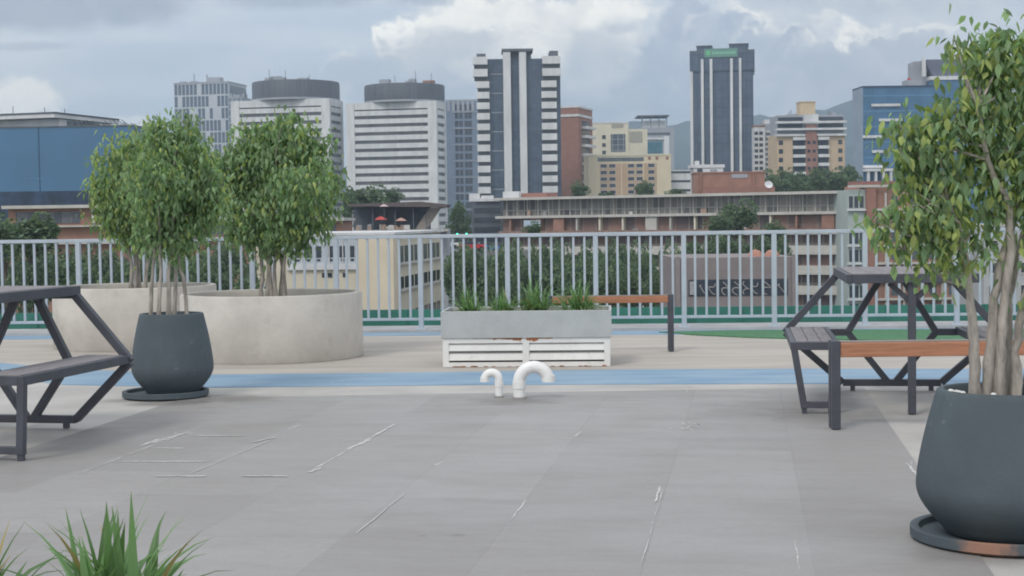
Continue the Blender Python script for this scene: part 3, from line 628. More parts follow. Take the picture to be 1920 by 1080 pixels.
# ------------------------------------------------------------------ hexagonal frame picnic tables
def picnic(label,cx,cy,rot,L,hm=.66,ht=.335,hb=.30,nd=.27,zs=.40,ztop=.775,tp=.075):
    """origin: centre of the far end frame; table runs towards the camera along local -y"""
    e=thing('picnic_table',label,'picnic table',(cx,cy,.004),rot,'hexagonal frame picnic tables'); w=.042
    foot=.028; zb=foot+w/2; zm=zs-w/2-.012
    A=MB(); up=Vector((0,1,0))
    pt=lambda x,z,y=0:(x,y,z)
    zt_=ztop-w/2-.026
    fr=MB()
    fr.beam(pt(-ht,zt_),pt(ht,zt_),w); fr.beam(pt(-hb,zb),pt(hb,zb),w)
    for s in (-1,1):
        fr.beam(pt(s*ht,zt_,.001),pt(s*hm,zm,.001),w); fr.beam(pt(s*hm,zm,-.001),pt(s*hb,zb,-.001),w)
        fr.beam(pt(s*(hm-.01),zm,.002),pt(s*nd,zm,.002),w)
        fr.beam(pt(s*nd,zm,-.002),pt(s*.055,zt_,-.002),w*.95); fr.beam(pt(s*nd,zm,.003),pt(s*.02,zb,.003),w*.95)
    fr.build('end_frame',FRAME,e,bevel=.003)
    for s in (-1,1): bx(e,'foot',s*(hb-.06)-.014,s*(hb-.06)+.014,-.014,.014,0,foot,FRAME)
    # near end: tapered bench legs and a centre post
    bx(e,'centre_post',-w/2,w/2,-L,-L+w,0,ztop-.03,FRAME,.003)
    for s in (-1,1):
        l=MB(); y=-L+.02; xo=s*hm; xi=s*(hm-.27); zz=zs-.035
        bl=MB(); bl.beam((xo-s*.02,y,zz),(xo-s*tp,y,foot),w*.9); bl.build('leg',FRAME,e,bevel=.003)
        bl=MB(); bl.beam((xi+s*.02,y,zz),(xi+s*.05,y,foot),w*.9); bl.build('leg',FRAME,e,bevel=.003)
        bl=MB(); bl.beam((xo-s*tp,y+.001,foot+.02),(xi+s*.055,y+.001,foot+.02),w*.85); bl.build('leg_crossbar',FRAME,e,bevel=.003)
        for xx in (xo-s*tp,xi+s*.052): bx(e,'foot',xx-.014,xx+.014,y-.014,y+.014,0,foot,FRAME)
        # bench seat: steel rim with boards inside
        x0,x1=sorted((xo,xi))
        rim=MB(); rim.box(x0,x0+.03,-L,.02,zs-.045,zs); rim.box(x1-.03,x1,-L,.02,zs-.045,zs); rim.box(x0+.03,x1-.03,-L,-L+.03,zs-.045,zs); rim.box(x0+.03,x1-.03,-.01,.02,zs-.045,zs)
        rim.build('bench_rim',FRAME,e,bevel=.003)
        bd=MB(); n=3; wd=(x1-x0-.062)/n
        for k in range(n): bd.box(x0+.031+k*wd,x0+.031+(k+1)*wd-.004,-L+.031,-.011,zs-.022,zs+.003)
        bd.build('bench_boards',PLANK,e,bevel=.002)
    rim=MB(); t=.03
    rim.box(-ht-.02,-ht+.01,-L-.02,.03,ztop-.05,ztop); rim.box(ht-.01,ht+.02,-L-.02,.03,ztop-.05,ztop); rim.box(-ht+.01,ht-.01,-L-.02,-L+.01,ztop-.05,ztop); rim.box(-ht+.01,ht-.01,0.0,.03,ztop-.05,ztop)
    rim.build('top_rim',FRAME,e,bevel=.003)
    bd=MB(); n=6; wd=(2*ht-.024)/n
    for k in range(n): bd.box(-ht+.012+k*wd,-ht+.012+(k+1)*wd-.004,-L+.012,-.002,ztop-.02,ztop+.003)
    bd.build('tabletop_boards',PLANK,e,bevel=.002)
    for s in (-1,1):
        bl=MB(); bl.beam((0,-L+.045,ztop-.16),(s*.12,-L+.045,ztop-.052),w*.7); bl.build('brace',FRAME,e)
    return e
g=G(1672,733); picnic('dark hexagonal frame picnic table with grey boards behind the orange bench at right',g.x,g.y,-R(8.5),1.2)
g=G(57,803); picnic('dark hexagonal frame picnic table cut off by the left edge of the photo',g.x,g.y,-R(11.6),1.13,hm=.60,ht=.285,hb=.275,nd=.24,tp=.035)

HAZE=2.7e-4
# ------------------------------------------------------------------ the city beyond
class Bld:
    def __init__(s,name,label,cat,Y,pl,pr,pyt,ang=0.0,D=16.0,group=None,base=GZ):
        o=P(pl,pyt,Y); s.ur=P(pr,pyt,1.0).x; c,sn=math.cos(ang),math.sin(ang)
        t=(s.ur*o.y-o.x)/(c-s.ur*sn); s.W=t; s.H=o.z-base; s.D=D; s.Y=Y; s.o=o; s.ang=ang; s.base=base
        s.e=thing(name,label,cat,(o.x,o.y,base),ang,group)
    def x(s,px):      # local x on the facade at a pixel column
        u=P(px,414,1.0).x; c,sn=math.cos(s.ang),math.sin(s.ang); return (u*s.o.y-s.o.x)/(c-u*sn)
    def z(s,py,px=None):
        xx=0 if px is None else s.x(px)
        Yl=s.o.y+xx*math.sin(s.ang); Xl=s.o.x+xx*math.cos(s.ang); pxx=960+F*Xl/Yl
        return P(pxx,py,Yl).z-s.base
    def b(s,name,x0,x1,z0,z1,m,y0=0.0,y1=None,par=None):
        return bx(par or s.e,name,x0,x1,y0,s.D if y1 is None else y1,z0,z1,m)
    def wins(s,name,xs,zs,w,h,m,dy=.06,frame=None):
        first=None
        for z in zs:
            for x in xs:
                if first is None:
                    b=MB(); b.box(-w/2,w/2,-dy,0,0,h); 
                    if frame: pass
                    first=b.build(name,m,s.e,(x,0,z)); ch=None
                    if frame:
                        f=MB(); t=.09; f.box(-w/2-t,w/2+t,-dy-.05,0,-t*1.6,-.003); f.box(-w/2-t,w/2+t,-dy-.04,0,h+.003,h+t); f.box(-w/2-t,-w/2-.003,-dy-.03,0,-.01,h+.01); f.box(w/2+.003,w/2+t,-dy-.03,0,-.01,h+.01); ch=f.build('frame',frame,first)
                else:
                    c=first.copy(); c.location=(x,0,z); COL.objects.link(c); c.parent=s.e
                    if ch: d=ch.copy(); COL.objects.link(d); d.parent=c
FW=mat('white_facade',(.62,.625,.64),.8,.12,.35,stretch=(1,1,.25)); GLD=gridmat('dark_glass',(.045,.070,.115),(.075,.105,.155),(.02,.025,.035),1.5,1.2,.05,.25)
BANDG=gridmat('band_glass',(.035,.040,.055),(.11,.10,.105),(.04,.04,.05),2.2,3.6,.12,.3)
CREAM=mat('cream_facade',(.66,.62,.50),.85,.06,.2); TAN=mat('tan_facade',(.50,.36,.24),.85,.08,.3); YELC=mat('yellow_cream_facade',(.66,.57,.42),.85,.06,.2)
BRICK=mat('red_brick_facade',(.30,.155,.120),.9,.10,.5); BRICK2=mat('orange_brick_facade',(.31,.175,.130),.9,.14,.6)
GREYC=mat('grey_facade',(.34,.36,.40),.85,.08,.3); SLAB=mat('pale_slab_edge',(.50,.485,.45),.85,.10,.5); DGREY=mat('dark_grey_facade',(.11,.125,.15),.8,.12,.4)
DRUM=gridmat('drum_cladding',(.062,.072,.09),(.085,.095,.115),(.04,.045,.06),2.2,9,.12,.6); GLB=mat('window_glass_dark',(.03,.038,.055),.15,.3,1.5,spec=.6)
GLM=mat('window_glass_mid',(.09,.11,.13),.2,.4,1.0,spec=.6)
def clutter(B,n,seed,h=3,zz=None,m=None,ants=3,x0=0,x1=None):
    r=random.Random(seed); z=zz if zz is not None else B.H; x1=x1 or B.W
    for i in range(n):
        x=r.uniform(x0,x1*.85); w=r.uniform(.04,.12)*B.W; B.b('rooftop_unit',x,min(x+w,x1),z,z+r.uniform(.3,1)*h,m or GREYC,B.D*.25,B.D*.6)
    for i in range(ants):
        x=r.uniform(x0,x1); b=MB(); b.tube([(x,B.D*.4,z),(x,B.D*.4,z+h*r.uniform(1,2.2))],.07*B.Y/300,5); b.build('antenna',DGREY,B.e)
def striped(label,pl,pr,pyt,Y,ang,D,dl,dr,dyt,pb,cseed):
    B=Bld('office_tower',label,'office block',Y,pl,pr,pyt,ang,D,'striped white office blocks')
    B.b('glass_core',.5,B.W-.5,0,B.H-1,BANDG,.5,D-.5)
    fl=15.25*Y/F*1.0; n=int(B.H/fl)
    for i in range(n):
        z1=B.H-i*fl; B.b('spandrel',0.1,B.W-.1,z1-fl*.58-(.9 if i==0 else 0),z1,FW,.1,D-.1)
    cw=3.4
    for x in (0,B.W-cw): B.b('corner_pier',x-.25,x+cw+.25,0,B.H-.06,FW,-.25,2.0)
    for x in (0,B.W-1.6): B.b('corner_pier',x-.2,x+1.8,0,B.H-.06,FW,D-2,D+.25)
    cx=B.x((dl+dr)/2); r=(dr-dl)/2*Y/F; z0=B.H; z1=B.z(dyt)
    b=MB(); b.lathe([(r,0),(r,z1-z0-.4),(r*.985,z1-z0),(r*.4,z1-z0+.8),(0,z1-z0+.9)],56,(0,0,0)); b.build('roof_drum',DRUM,B.e,(cx,D*.5+r*.4,z0))
    b=MB(); b.lathe([(r*1.02,0),(r*1.02,.9)],56); b.build('drum_base_ring',GREYC,B.e,(cx,D*.5+r*.4,z0))
    rr=random.Random(cseed)
    for i in range(4):
        x=cx+rr.uniform(-.4,.4)*r*1.6; B.b('rooftop_unit',x,x+rr.uniform(2,5),z1+.4,z1+rr.uniform(1.4,3),BRICK if (i==0 and cseed==2) else GREYC,D*.5,D*.7)
    for i in range(3):
        x=cx+rr.uniform(-.9,.9)*r; b=MB(); b.tube([(x,D*.5,z1),(x,D*.5,z1+rr.uniform(3,6))],.12,5); b.build('antenna',DGREY,B.e)
    return B
BC=striped('white striped office block with dark round roof drum, behind the round green tree',434,617,190,690,-.22,18,452,617,153,440,1)
BD=striped('white striped office block with dark round roof drum, right of its twin',649,817,194,680,-.22,16,668,820,159,430,2)
# checkered apartments
B=Bld('apartment_tower','pale apartment tower with checkered tall windows behind the left trees','apartment building',830,326,428,158,-.20,26)
B.b('wall',0,B.W,0,B.H,mat('blue_white_facade',(.50,.53,.58),.8,.05,.2))
rr=random.Random(4); nfl=9; fh=22.5*830/F; cw=B.W/14
w0=None
for i in range(nfl):
    for j in range(14):
        if rr.random()<.84:
            xx=(j+.5)*cw; zz=B.H-(i+1)*fh+.5
            if w0 is None: w0=MB(); w0.box(-cw*.36,cw*.36,-.12,0,0,fh-.9); w0=w0.build('window',mat('slate_panel_window',(.105,.14,.20),.35,.3,.3),B.e,(xx,0,zz))
            else: c=w0.copy(); c.location=(xx,0,zz); COL.objects.link(c); c.parent=B.e
for i in range(7): 
    z=B.H-(i+1)*fh; B.b('side_window_band',B.W,B.W+.12,z+1,z+fh-1.2,GLM,2,24)
B.b('cornice',-.2,B.W+.3,B.H,B.H+.7,GREYC,-.2,B.D)
B.b('stair_head',B.W*.55,B.W*.8,B.H+.7,B.H+3.4,GREYC,4,9); clutter(B,3,3,2.5,B.H+.7)
B2=Bld('apartment_tower','lower grey glass apartment slab filling the gap left of the left striped block','apartment building',800,427,455,185,-.1,20)
B2.b('wall',0,B2.W,0,B2.H,gridmat('greyblue_grid',(.10,.13,.18),(.20,.24,.30),(.36,.40,.46),2.4,3.4,.35,.3)); B2.b('cornice',-.2,B2.W+.2,B2.H,B2.H+.8,GREYC,-.2,B2.D); clutter(B2,2,5,3)
# blue grey windowed block between striped block and the balcony tower
B=Bld('apartment_tower','blue grey apartment block with small dark windows, squeezed left of the balcony tower','apartment building',760,836,900,190,0,24)
B.b('wall',0,B.W,0,B.H,mat('steel_blue_facade',(.175,.225,.315),.7,.06,.2)); fl=15.2*760/F
B.wins('window',[B.x(p) for p in (859,867,877,884)],[B.H-(i+1)*fl-.5 for i in range(15)],1.7,2.9,GLB,.1)
for i in range(8): B.b('ledge',B.x(850),B.W,B.H-(2*i+1)*fl-1.6,B.H-(2*i+1)*fl-1.2,GREYC,-.3,0)
for k in range(6): B.b('roof_fin',B.x(842+k*9),B.x(842+k*9)+1.2,B.H-5,B.H+.6,GREYC,-.25,-.02)
B.b('parapet',-.1,B.W+.1,B.H,B.H+.8,GREYC)
# balcony tower
B=Bld('balcony_tower','tall dark glass tower with two white fins and white balconies on both sides','apartment building',480,896,1050,108,.02,20)
s=480/F; B.b('glass_core',0,B.W,0,B.H-.5,GLD)
for side,(a,c) in enumerate(((897,921),(1018,1046))):
    z=B.H; i=0
    while z>16:
        fl=19.6*s; wa,wc=(a,c) if i>=2 else ((891,918) if side==0 else (1020,1054))
        if i<2: fl=22.5*s
        bal=B.b('balcony',B.x(wa),B.x(wc),z-fl+fl*.38,z,FW,-1.8 if i>=2 else -2.4,1.0)
        B.b('balcony_recess',B.x(wa)+.35,B.x(wc)-.35,z-fl+.15,z-fl+fl*.375,GLB,-.2,-.01); z-=fl; i+=1
for a,c in ((947,961),(977,990)): B.b('vertical_fin',B.x(a),B.x(c),0,B.z(99),FW,-1.6,3)
B.b('roof_cap',B.x(945),B.x(1003),B.z(98),B.z(93),DGREY,-1.8,8); B.b('lift_housing',B.x(950),B.x(1000),B.H-.5,B.z(99)-.01,DGREY,.5,7)
B.b('roof_cap',B.x(898),B.x(915),B.H,B.z(101),DGREY,-.5,8); B.b('roof_cap',B.x(1034),B.x(1050),B.H,B.z(97),DGREY,-.5,8)
for k in range(7): B.b('facade_ledge',B.x(924),B.x(946),B.z(140+k*36),B.z(138.6+k*36),GREYC,-.12,-.01)
# brick tower
B=Bld('brick_tower','plain red brick tower with white balconies on its right flank, beside the balcony tower','apartment building',530,1046,1084,203,-.32,18)
B.b('wall',0,B.W,0,B.H,BRICK); B.b('cornice',-.3,B.W+.3,B.H-3.0,B.H-2.2,FW,-.3,B.D+.3); B.b('parapet',-.2,B.W+.2,B.H,B.H+.7,FW,-.2,B.D+.2)
for i in range(11):
    z=B.H-7-i*3.1; B.b('balcony',B.W,B.W+2.2,z,z+.9,FW,4,15); B.b('balcony_recess',B.W,B.W+.1,z+1.0,z+2.8,GLB,4.5,14.5)
# cream office
B=Bld('cream_office','cream stepped office building with one large square window, right of the brick tower','office building',560,1106,1214,232,.03,18)
s=560/F; zt2=B.z(243)
B.b('wall',0,B.x(1180),0,B.H,CREAM); B.b('lower_wing',B.x(1180)+.02,B.W,0,zt2,CREAM,.5,17)
B.b('parapet',-.15,B.x(1180)+.1,B.H,B.H+.5,FW,-.15,B.D)
B.b('large_window',B.x(1147),B.x(1174),B.z(285),B.z(252),gridmat('square_pane_glass',(.04,.06,.085),(.08,.11,.14),(.30,.32,.34),2.0,2.0,.12,.15),-.12,0)
B.b('louvre_panel',B.x(1183),B.x(1206),B.z(267),B.z(247),mat('olive_panel',(.36,.35,.30),.7),.3,.5); B.b('louvre_panel',B.x(1149),B.x(1171),B.z(240),B.z(233),mat('olive_panel',(.36,.35,.30),.7),-.12,0)
B.wins('window',[B.x(1134)],[B.z(261),B.z(276),B.z(290)],1.3,1.4,GLB)
B=Bld('tan_office','low cream and tan block with rows of small windows in front of the cream office','office building',500,1103,1258,293,.03,18)
B.b('wall',0,B.W,0,B.H,YELC); B.b('parapet',-.15,B.W+.15,B.H,B.H+.5,CREAM,-.15,B.D)
B.b('tan_panel',B.x(1126),B.x(1232),0,B.z(307),TAN,-.15,0); B.b('window_strip',B.x(1122),B.x(1208),B.z(303),B.z(296),GLM,-.1,0)
B.wins('window',[B.x(p) for p in (1133,1149,1184,1200,1222)],[B.z(315+12.3*i) for i in range(6)],2.0,1.15,GLB,.22,FW)
B.wins('round_window',[B.x(p) for p in (1219,1233,1252)],[B.z(301)],.9,1.0,BRICK)
B.b('pilaster',B.x(1165),B.x(1167),0,B.z(307),YELC,-.35,-.15); B.b('pilaster',B.x(1206),B.x(1208),0,B.z(307),YELC,-.35,-.15)
# glass office behind
B=Bld('glass_office','grey glass office with a flat canopy roof, half hidden behind the cream office','office building',850,1196,1264,240,0,22)
B.b('wall',0,B.W,0,B.H,GREYC); B.b('roof_canopy',B.x(1197),B.x(1256),B.z(219),B.z(216.5),DGREY,-2,18); 
for p in (1206,1222,1238,1252): B.b('canopy_post',B.x(p)-.3,B.x(p)+.3,B.H,B.z(219),GREYC,1,2)
B.b('penthouse',B.x(1210),B.x(1250),B.H,B.z(226),FW,2,14); B.b('curtain_glass',B.x(1214),B.x(1243),B.z(288),B.z(266),mat('teal_glass',(.05,.15,.20),.15,.2,.3),-.15,0); B.b('terrace_band',B.x(1213),B.x(1246),B.z(262),B.z(259),FW,-.8,0)
B.b('window_band',B.x(1200),B.x(1258),B.z(254),B.z(249),GLM,-.1,0); B.b('side_frame',B.x(1246),B.x(1256),B.z(300),B.z(256),FW,-.5,-.01)
# small white building
B=Bld('white_office','small white two band building wedged at the foot of the dark tower','office building',520,1256,1300,319,0,12)
B.b('wall',0,B.W,0,B.H,FW); 
for i in range(6): B.b('window_band',.3,B.W-.3,B.z(325+i*17),B.z(321+i*17),GLB,-.1,0)
# dark tower with sign
B=Bld('dark_tower','tall dark glass office tower with a green rooftop sign panel and thin white fins','office tower',620,1296,1412,112,-.15,22)
s=620/F
DK=gridmat('slate_curtain_wall',(.050,.075,.120),(.072,.10,.15),(.04,.06,.095),2.4,3.5,.18,.3)
B.b('glass_core',0,B.W,0,B.H-2.5,DK); B.b('crown_band',-.6,B.W+.6,B.z(134),B.H+2.6,DK,-.6,B.D+.6); B.b('crown_band',-.6,B.W+.6,B.H+2.6,B.H+3.4,DGREY,-.6,B.D+.6)
B.b('crown_block',B.x(1309),B.x(1337),B.H+3.4,B.z(88),DK,0,14); B.b('crown_block',B.x(1370),B.x(1405),B.H+3.4,B.z(86),DK,0,14); B.b('crown_block',B.x(1337)+.01,B.x(1370)-.01,B.H+3.4,B.z(92),DK,.4,14)
B.b('crown_coping',B.x(1308),B.x(1338),B.z(88),B.z(86),DGREY,-.3,14.3);B.b('crown_coping',B.x(1369),B.x(1406),B.z(86),B.z(84),DGREY,-.3,14.3)
for a,c in ((1316.5,1321.5),(1333,1338),(1371,1376),(1387.5,1392)): B.b('vertical_fin',B.x(a),B.x(c),0,B.z(112),FW,-1.3,0)
B.b('vertical_fin',-.5,.6,0,B.z(134)-.02,FW,-.5,1)
SG=B.b('sign_panel',B.x(1323),B.x(1385),B.z(109),B.z(93),mat('green_sign_panel',(.13,.27,.22),.5,.1,.2),-1.1,-.65)
B.b('sign_emblem',B.x(1327),B.x(1334),B.z(105),B.z(97),mat('bright_green_sign',(.13,.50,.22),.5),-1.2,-1.102,SG)
for k in range(9): B.b('sign_letter',B.x(1338+k*5),B.x(1341.6+k*5),B.z(104),B.z(98.6),mat('pale_green_letters',(.22,.50,.36),.5),-1.2,-1.102,SG)
# white podium, brick low block
B=Bld('white_kiosk_block','small white flat roofed block standing on the low brick block roof','building',345,1297,1357,309,0,6)
B.b('roof',-.2,B.W+.2,B.H-.7,B.H,FW,-.2,B.D); B.b('wall',.4,B.W-.1,0,B.H-.7,FW); B.b('opening',B.x(1308),B.x(1318),B.z(330),B.z(316),GLB,-.05,0); B.b('opening',B.x(1332),B.x(1345),B.z(330),B.z(318),GREYC,-.05,0); B.b('vent_tower',B.x(1306),B.x(1313),B.H,B.H+.9,FW,1,3)
B=Bld('brick_block','low orange brick rooftop block with a long dark grille, in front of the dark tower','building',320,1302,1434,326,-.05,9)
B.b('wall',0,B.W,0,B.H,BRICK2); B.b('parapet',-.15,B.W+.15,B.H,B.H+.35,BRICK,-.15,B.D); B.b('grille',B.x(1372),B.x(1402),B.z(335),B.z(327.5),GREYC,-.1,0); B.b('pier',B.x(1411),B.x(1416),0,B.H+.2,BRICK,-.3,-.01); B.b('pier',B.x(1313),B.x(1317),0,B.H+.2,BRICK,-.3,-.01)
B.b('front_terrace',B.x(1316),B.x(1450),0,B.z(352),BRICK,-3,-.31)
# beige balcony apartments
B=Bld('balcony_apartments','beige apartment building with white balconies and red brown central bay','apartment building',590,1457,1584,216,.03,18)
s=590/F; B.b('wall',0,B.W,0,B.z(252),mat('peach_facade',(.55,.42,.29),.85,.06,.3)); B.b('penthouse',B.x(1460),B.W-.3,B.z(252),B.H,GREYC,.6,16)
B.b('roof_tower',B.x(1504),B.x(1532),B.z(216),B.z(192),mat('peach_facade2',(.58,.46,.30),.85,.06,.3),2,9); B.b('roof_tower_cap',B.x(1503),B.x(1533),B.z(192),B.z(190),TAN,1.8,9.2); 
B.wins('tower_window',[B.x(1511),B.x(1524)],[B.z(197)],1.2,.8,BRICK,-2+.06) if False else None
for y0 in (228,241,): B.b('balcony_slab',B.x(1457)-.3,B.W+.3,B.z(y0+4),B.z(y0),FW,-2.0,1); B.b('balcony_recess',B.x(1460),B.x(1506),B.z(y0-1),B.z(y0-8),GLB,.3,.58); B.b('balcony_recess',B.x(1536),B.x(1582),B.z(y0-1),B.z(y0-8),GLB,.3,.58)
B.b('central_bay',B.x(1511),B.x(1531),0,B.z(234),BRICK,-1.2,.2); B.b('white_bay_top',B.x(1508),B.x(1534),B.z(234),B.z(215),FW,-1.4,.4); B.b('balcony_slab',B.x(1457)-.3,B.x(1510),B.z(256),B.z(252),FW,-1.2,1);B.b('balcony_slab',B.x(1532),B.W+.3,B.z(256),B.z(252),FW,-1.2,1)
for i in range(6):
    y0=258+16.2*i
    for a,c in ((1487,1510),(1534,1554)):
        B.b('balcony',B.x(a),B.x(c),B.z(y0+5.5),B.z(y0),FW,-1.6,0); B.b('balcony_recess',B.x(a),B.x(c),B.z(y0+15.5),B.z(y0+6),GLB,-.1,0)
    if i<5:
        B.wins('window',[B.x(1465),B.x(1576)],[B.z(y0+14)],1.6,1.7,GLB,.08)
        B.wins('bay_window',[B.x(1516),B.x(1526)],[B.z(y0+13)],1.1,1.2,GLB,1.26)
clutter(B,3,8,1.6,B.H,GREYC,5)
B=Bld('white_apartments','white apartment block with grey balcony column, between the dark tower and the beige balcony building','apartment building',610,1414,1458,232,0,14)
B.b('wall',0,B.x(1436),0,B.z(238),FW); B.b('balcony_wing',B.x(1436)+.02,B.W,0,B.H,GREYC,1,14); B.b('roof_block',B.x(1436),B.x(1452),B.H,B.z(224),FW,2,9); B.b('roof_line',-.2,B.x(1436),B.z(238),B.z(235),BRICK,-.2,13)
for i in range(9): B.b('balcony',B.x(1437),B.W,B.z(249+i*9.5),B.z(245+i*9.5),FW,-.6,.98)
B.wins('window',[B.x(1419),B.x(1428)],[B.z(253+i*11) for i in range(7)],1.4,1.3,GLB,.08)
# blue glass offices on the right
BLG=gridmat('blue_curtain_glass',(.035,.115,.225),(.055,.15,.28),(.04,.11,.21),3.2,3.6,.10,.12)
B=Bld('blue_glass_office','blue mirror glass office block with short white strips, behind the near right tree','office building',430,1618,1760,164,.03,11)
B.b('glass_wall',0,B.W,0,B.H,BLG); B.b('side_wall',-.15,-.01,0,B.H,mat('pale_blue_side',(.27,.33,.42),.6,.1,.2),0,B.D); B.b('parapet',-.2,B.W+.2,B.H,B.H+.4,mat('navy_trim',(.03,.06,.12),.5),-.2,B.D)
for a,c,y0 in ((1634,1688,195),(1648,1692,223),(1618,1660,254),(1635,1664,282),(1618,1662,310)): B.b('white_strip',B.x(a),B.x(c),B.z(y0+5),B.z(y0),FW,-.5,0)
for k in range(5): B.b('floor_line',0,B.W,B.z(181+k*29),B.z(178.5+k*29),mat('lighter_blue_band',(.09,.22,.38),.2),-.06,-.01)
B.b('roof_unit',B.x(1707),B.x(1735),B.H+.4,B.z(149),GREYC,3,8); B.b('red_beacon',B.x(1711),B.x(1716),B.z(149),B.z(145),mat('red_paint',(.5,.04,.03),.5),4,5)
for k in range(4): B.b('plaza_column',B.x(1622+k*14),B.x(1626+k*14),0,B.z(318),FW,-3,-2)
B.b('entrance_canopy',B.x(1618),B.x(1672),B.z(322),B.z(317),FW,-3.2,0)
B=Bld('blue_glass_office','taller blue glass office with a sloping grey roof, rising through the near right tree crown','office building',470,1745,1870,150,.0,26)
B.b('glass_wall',0,B.W,0,B.H,BLG); B.b('white_band',-.3,B.W,B.H,B.z(143),FW,-.3,B.D)
rf=MB(); zA=B.z(143); zB=B.z(111); rf.xprism([(B.x(1752),zA),(B.W,zA),(B.W,zB),(B.x(1735),zB)],1,18); rf.build('sloping_roof',mat('slate_roof',(.13,.14,.20),.6,.1,.3),B.e); B.b('white_gable',B.x(1733)-.4,B.x(1737),zA,zB+.5,FW,.4,1.0)
B.b('skylight',B.x(1798),B.x(1840),B.z(132),B.z(120),mat('green_glass',(.10,.20,.17),.2),.9,.995); B.b('stair_tower',B.x(1722),B.x(1745)-.01,0,B.z(112),GREYC,4,12)
for k,(a,c,y0) in enumerate(((1810,1830,166),(1815,1850,188),(1790,1830,226),(1750,1790,250),(1750,1800,280))): B.b('white_strip',B.x(a),B.x(c),B.z(y0+6),B.z(y0),FW,-.5,0)
# left blue building
B=Bld('blue_glass_hall','long flat blue glass hall with a single vertical joint, at the far left','office building',210,-160,250,243,-.04,22)
bgl=bpy.data.materials.new('blue_mirror_glass'); bgl.use_nodes=True; bb_=bgl.node_tree.nodes['Principled BSDF']; bb_.inputs['Roughness'].default_value=.12; pass
bgl=mat('blue_mirror_hall',(.06,.165,.30),.22,.10,.06,spec=.6)
B.b('glass_wall',0,B.W,B.z(362),B.H,bgl); B.b('lower_glass',0,B.W,0,B.z(362)-.002,mat('navy_glass_reflection',(.022,.045,.095),.3,.5,.5),.02,20)  # lower strip: reflection of dark trees painted into the glass colour
B.b('parapet',-.1,B.W+.1,B.H,B.H+.18,DGREY,-.1,B.D); B.b('joint',B.x(76),B.x(77.2),B.z(362),B.H-.01,mat('navy_joint',(.02,.06,.13),.4),-.05,-.002); B.b('ledge',B.x(45),B.x(85),B.z(339.5),B.z(338),mat('lighter_blue_band2',(.08,.2,.36),.3),-.05,-.002)
rr=random.Random(5)
for k in range(26):
    x=B.x(128+rr.random()*118); b=MB(); b.tube([(x,3+rr.random()*8,B.H),(x+rr.uniform(-.2,.2),3,B.H+rr.uniform(.3,1.15))],.05,4); b.build('starter_bar',DGREY,B.e)
B=Bld('white_roof_house','white flat roofed rooftop storey with overhanging slab, above the far left blue hall','building',240,-60,104,220,-.3,16)
B.b('wall',0,B.W,0,B.z(228),FW,1,15); B.b('roof_slab',-.5,B.W+.5,B.z(227),B.H,FW,-1,B.D+1); B.b('roof_trim',-.6,B.W+.6,B.H,B.H+.25,DGREY,-1.1,B.D+1.1); B.b('shaded_window',B.W,B.W+.1,B.z(241),B.z(230),GLM,3,12); clutter(B,1,3,.8,B.H+.25,GREYC,4)
# low brick houses behind the left railing
def brickhouse(label,Y,pl,pr,pyt,slabs,ang=-.05,D=12,base_m=BRICK2):
    B=Bld('brick_house',label,'building',Y,pl,pr,pyt,ang,D,'low brick houses')
    B.b('wall',0,B.W,0,B.H,base_m); B.b('roof_edge',-.4,B.W+.4,B.H,B.H+.35,SLAB,-.9,B.D)
    for y0 in slabs: B.b('floor_slab',-.3,B.W+.3,B.z(y0+3.2),B.z(y0),SLAB,-.8,0)
    return B
B=brickhouse('low brick house with pale roof edges in front of the far left blue hall',170,15,236,392,[424,456])
B.b('window_band',B.x(30),B.x(150),B.z(420),B.z(398),gridmat('house_glass',(.03,.04,.06),(.10,.11,.13),(.14,.13,.12),1.0,2.6,.06,.2),-.08,0); B.b('white_pier',B.x(174),B.x(178),B.z(424),B.H,FW,-.3,0); B.b('grey_wall',B.x(205),B.x(236),B.z(450),B.z(428),GREYC,-.3,0)
B=brickhouse('low house with white roof line glimpsed between the two left trees',175,330,640,418,[447],0)
B.b('window_band',B.x(395),B.x(630),B.z(442),B.z(424),gridmat('house_glass2',(.03,.04,.06),(.08,.09,.11),(.16,.15,.14),.9,2.0,.06,.2),-.08,0)
# rooftop restaurant terrace
B=Bld('terrace_house','dark roofed terrace house with clutter, in front of the right striped office block','building',215,652,838,408,0,12)
B.b('wall',0,B.W,0,B.z(432),GREYC,0,12); B.b('back_wall',B.x(655),B.x(800),B.z(432),B.z(388),DGREY,6,11)
rf=MB(); rf.xprism([(B.x(655),B.z(387)),(B.x(838),B.z(391)),(B.x(842),B.z(386)),(B.x(790),B.z(380)),(B.x(655),B.z(383))],-2,9); rf.build('roof',mat('brown_grey_roof',(.12,.10,.10),.8),B.e)
for p in (665,700,742,776,800): B.b('post',B.x(p)-.07,B.x(p)+.07,B.z(432),B.z(387),DGREY,-1,-.86)
rf=MB(); rf.xprism([(B.x(778),B.z(432)),(B.x(800),B.z(432)),(B.x(828),B.z(392)),(B.x(806),B.z(392))],-.5,.3); rf.build('stair',mat('concrete_stair',(.27,.24,.22),.9),B.e)
B.b('terrace_slab',-.5,B.W+.2,B.z(436),B.z(432),SLAB,-2.5,0); 
rr=random.Random(3)
cl=[mat('clutter_white',(.6,.6,.58),.7),mat('clutter_grey',(.3,.3,.3),.7),mat('clutter_tan',(.35,.25,.2),.7)]
for i in range(16):
    p=rr.uniform(665,775); B.b('terrace_furniture',B.x(p),B.x(p+rr.uniform(3,11)),B.z(431.9),B.z(431.9-rr.uniform(4,11)),rr.choice(cl),-2.2+.22*(i%7),-2.05+.22*(i%7))
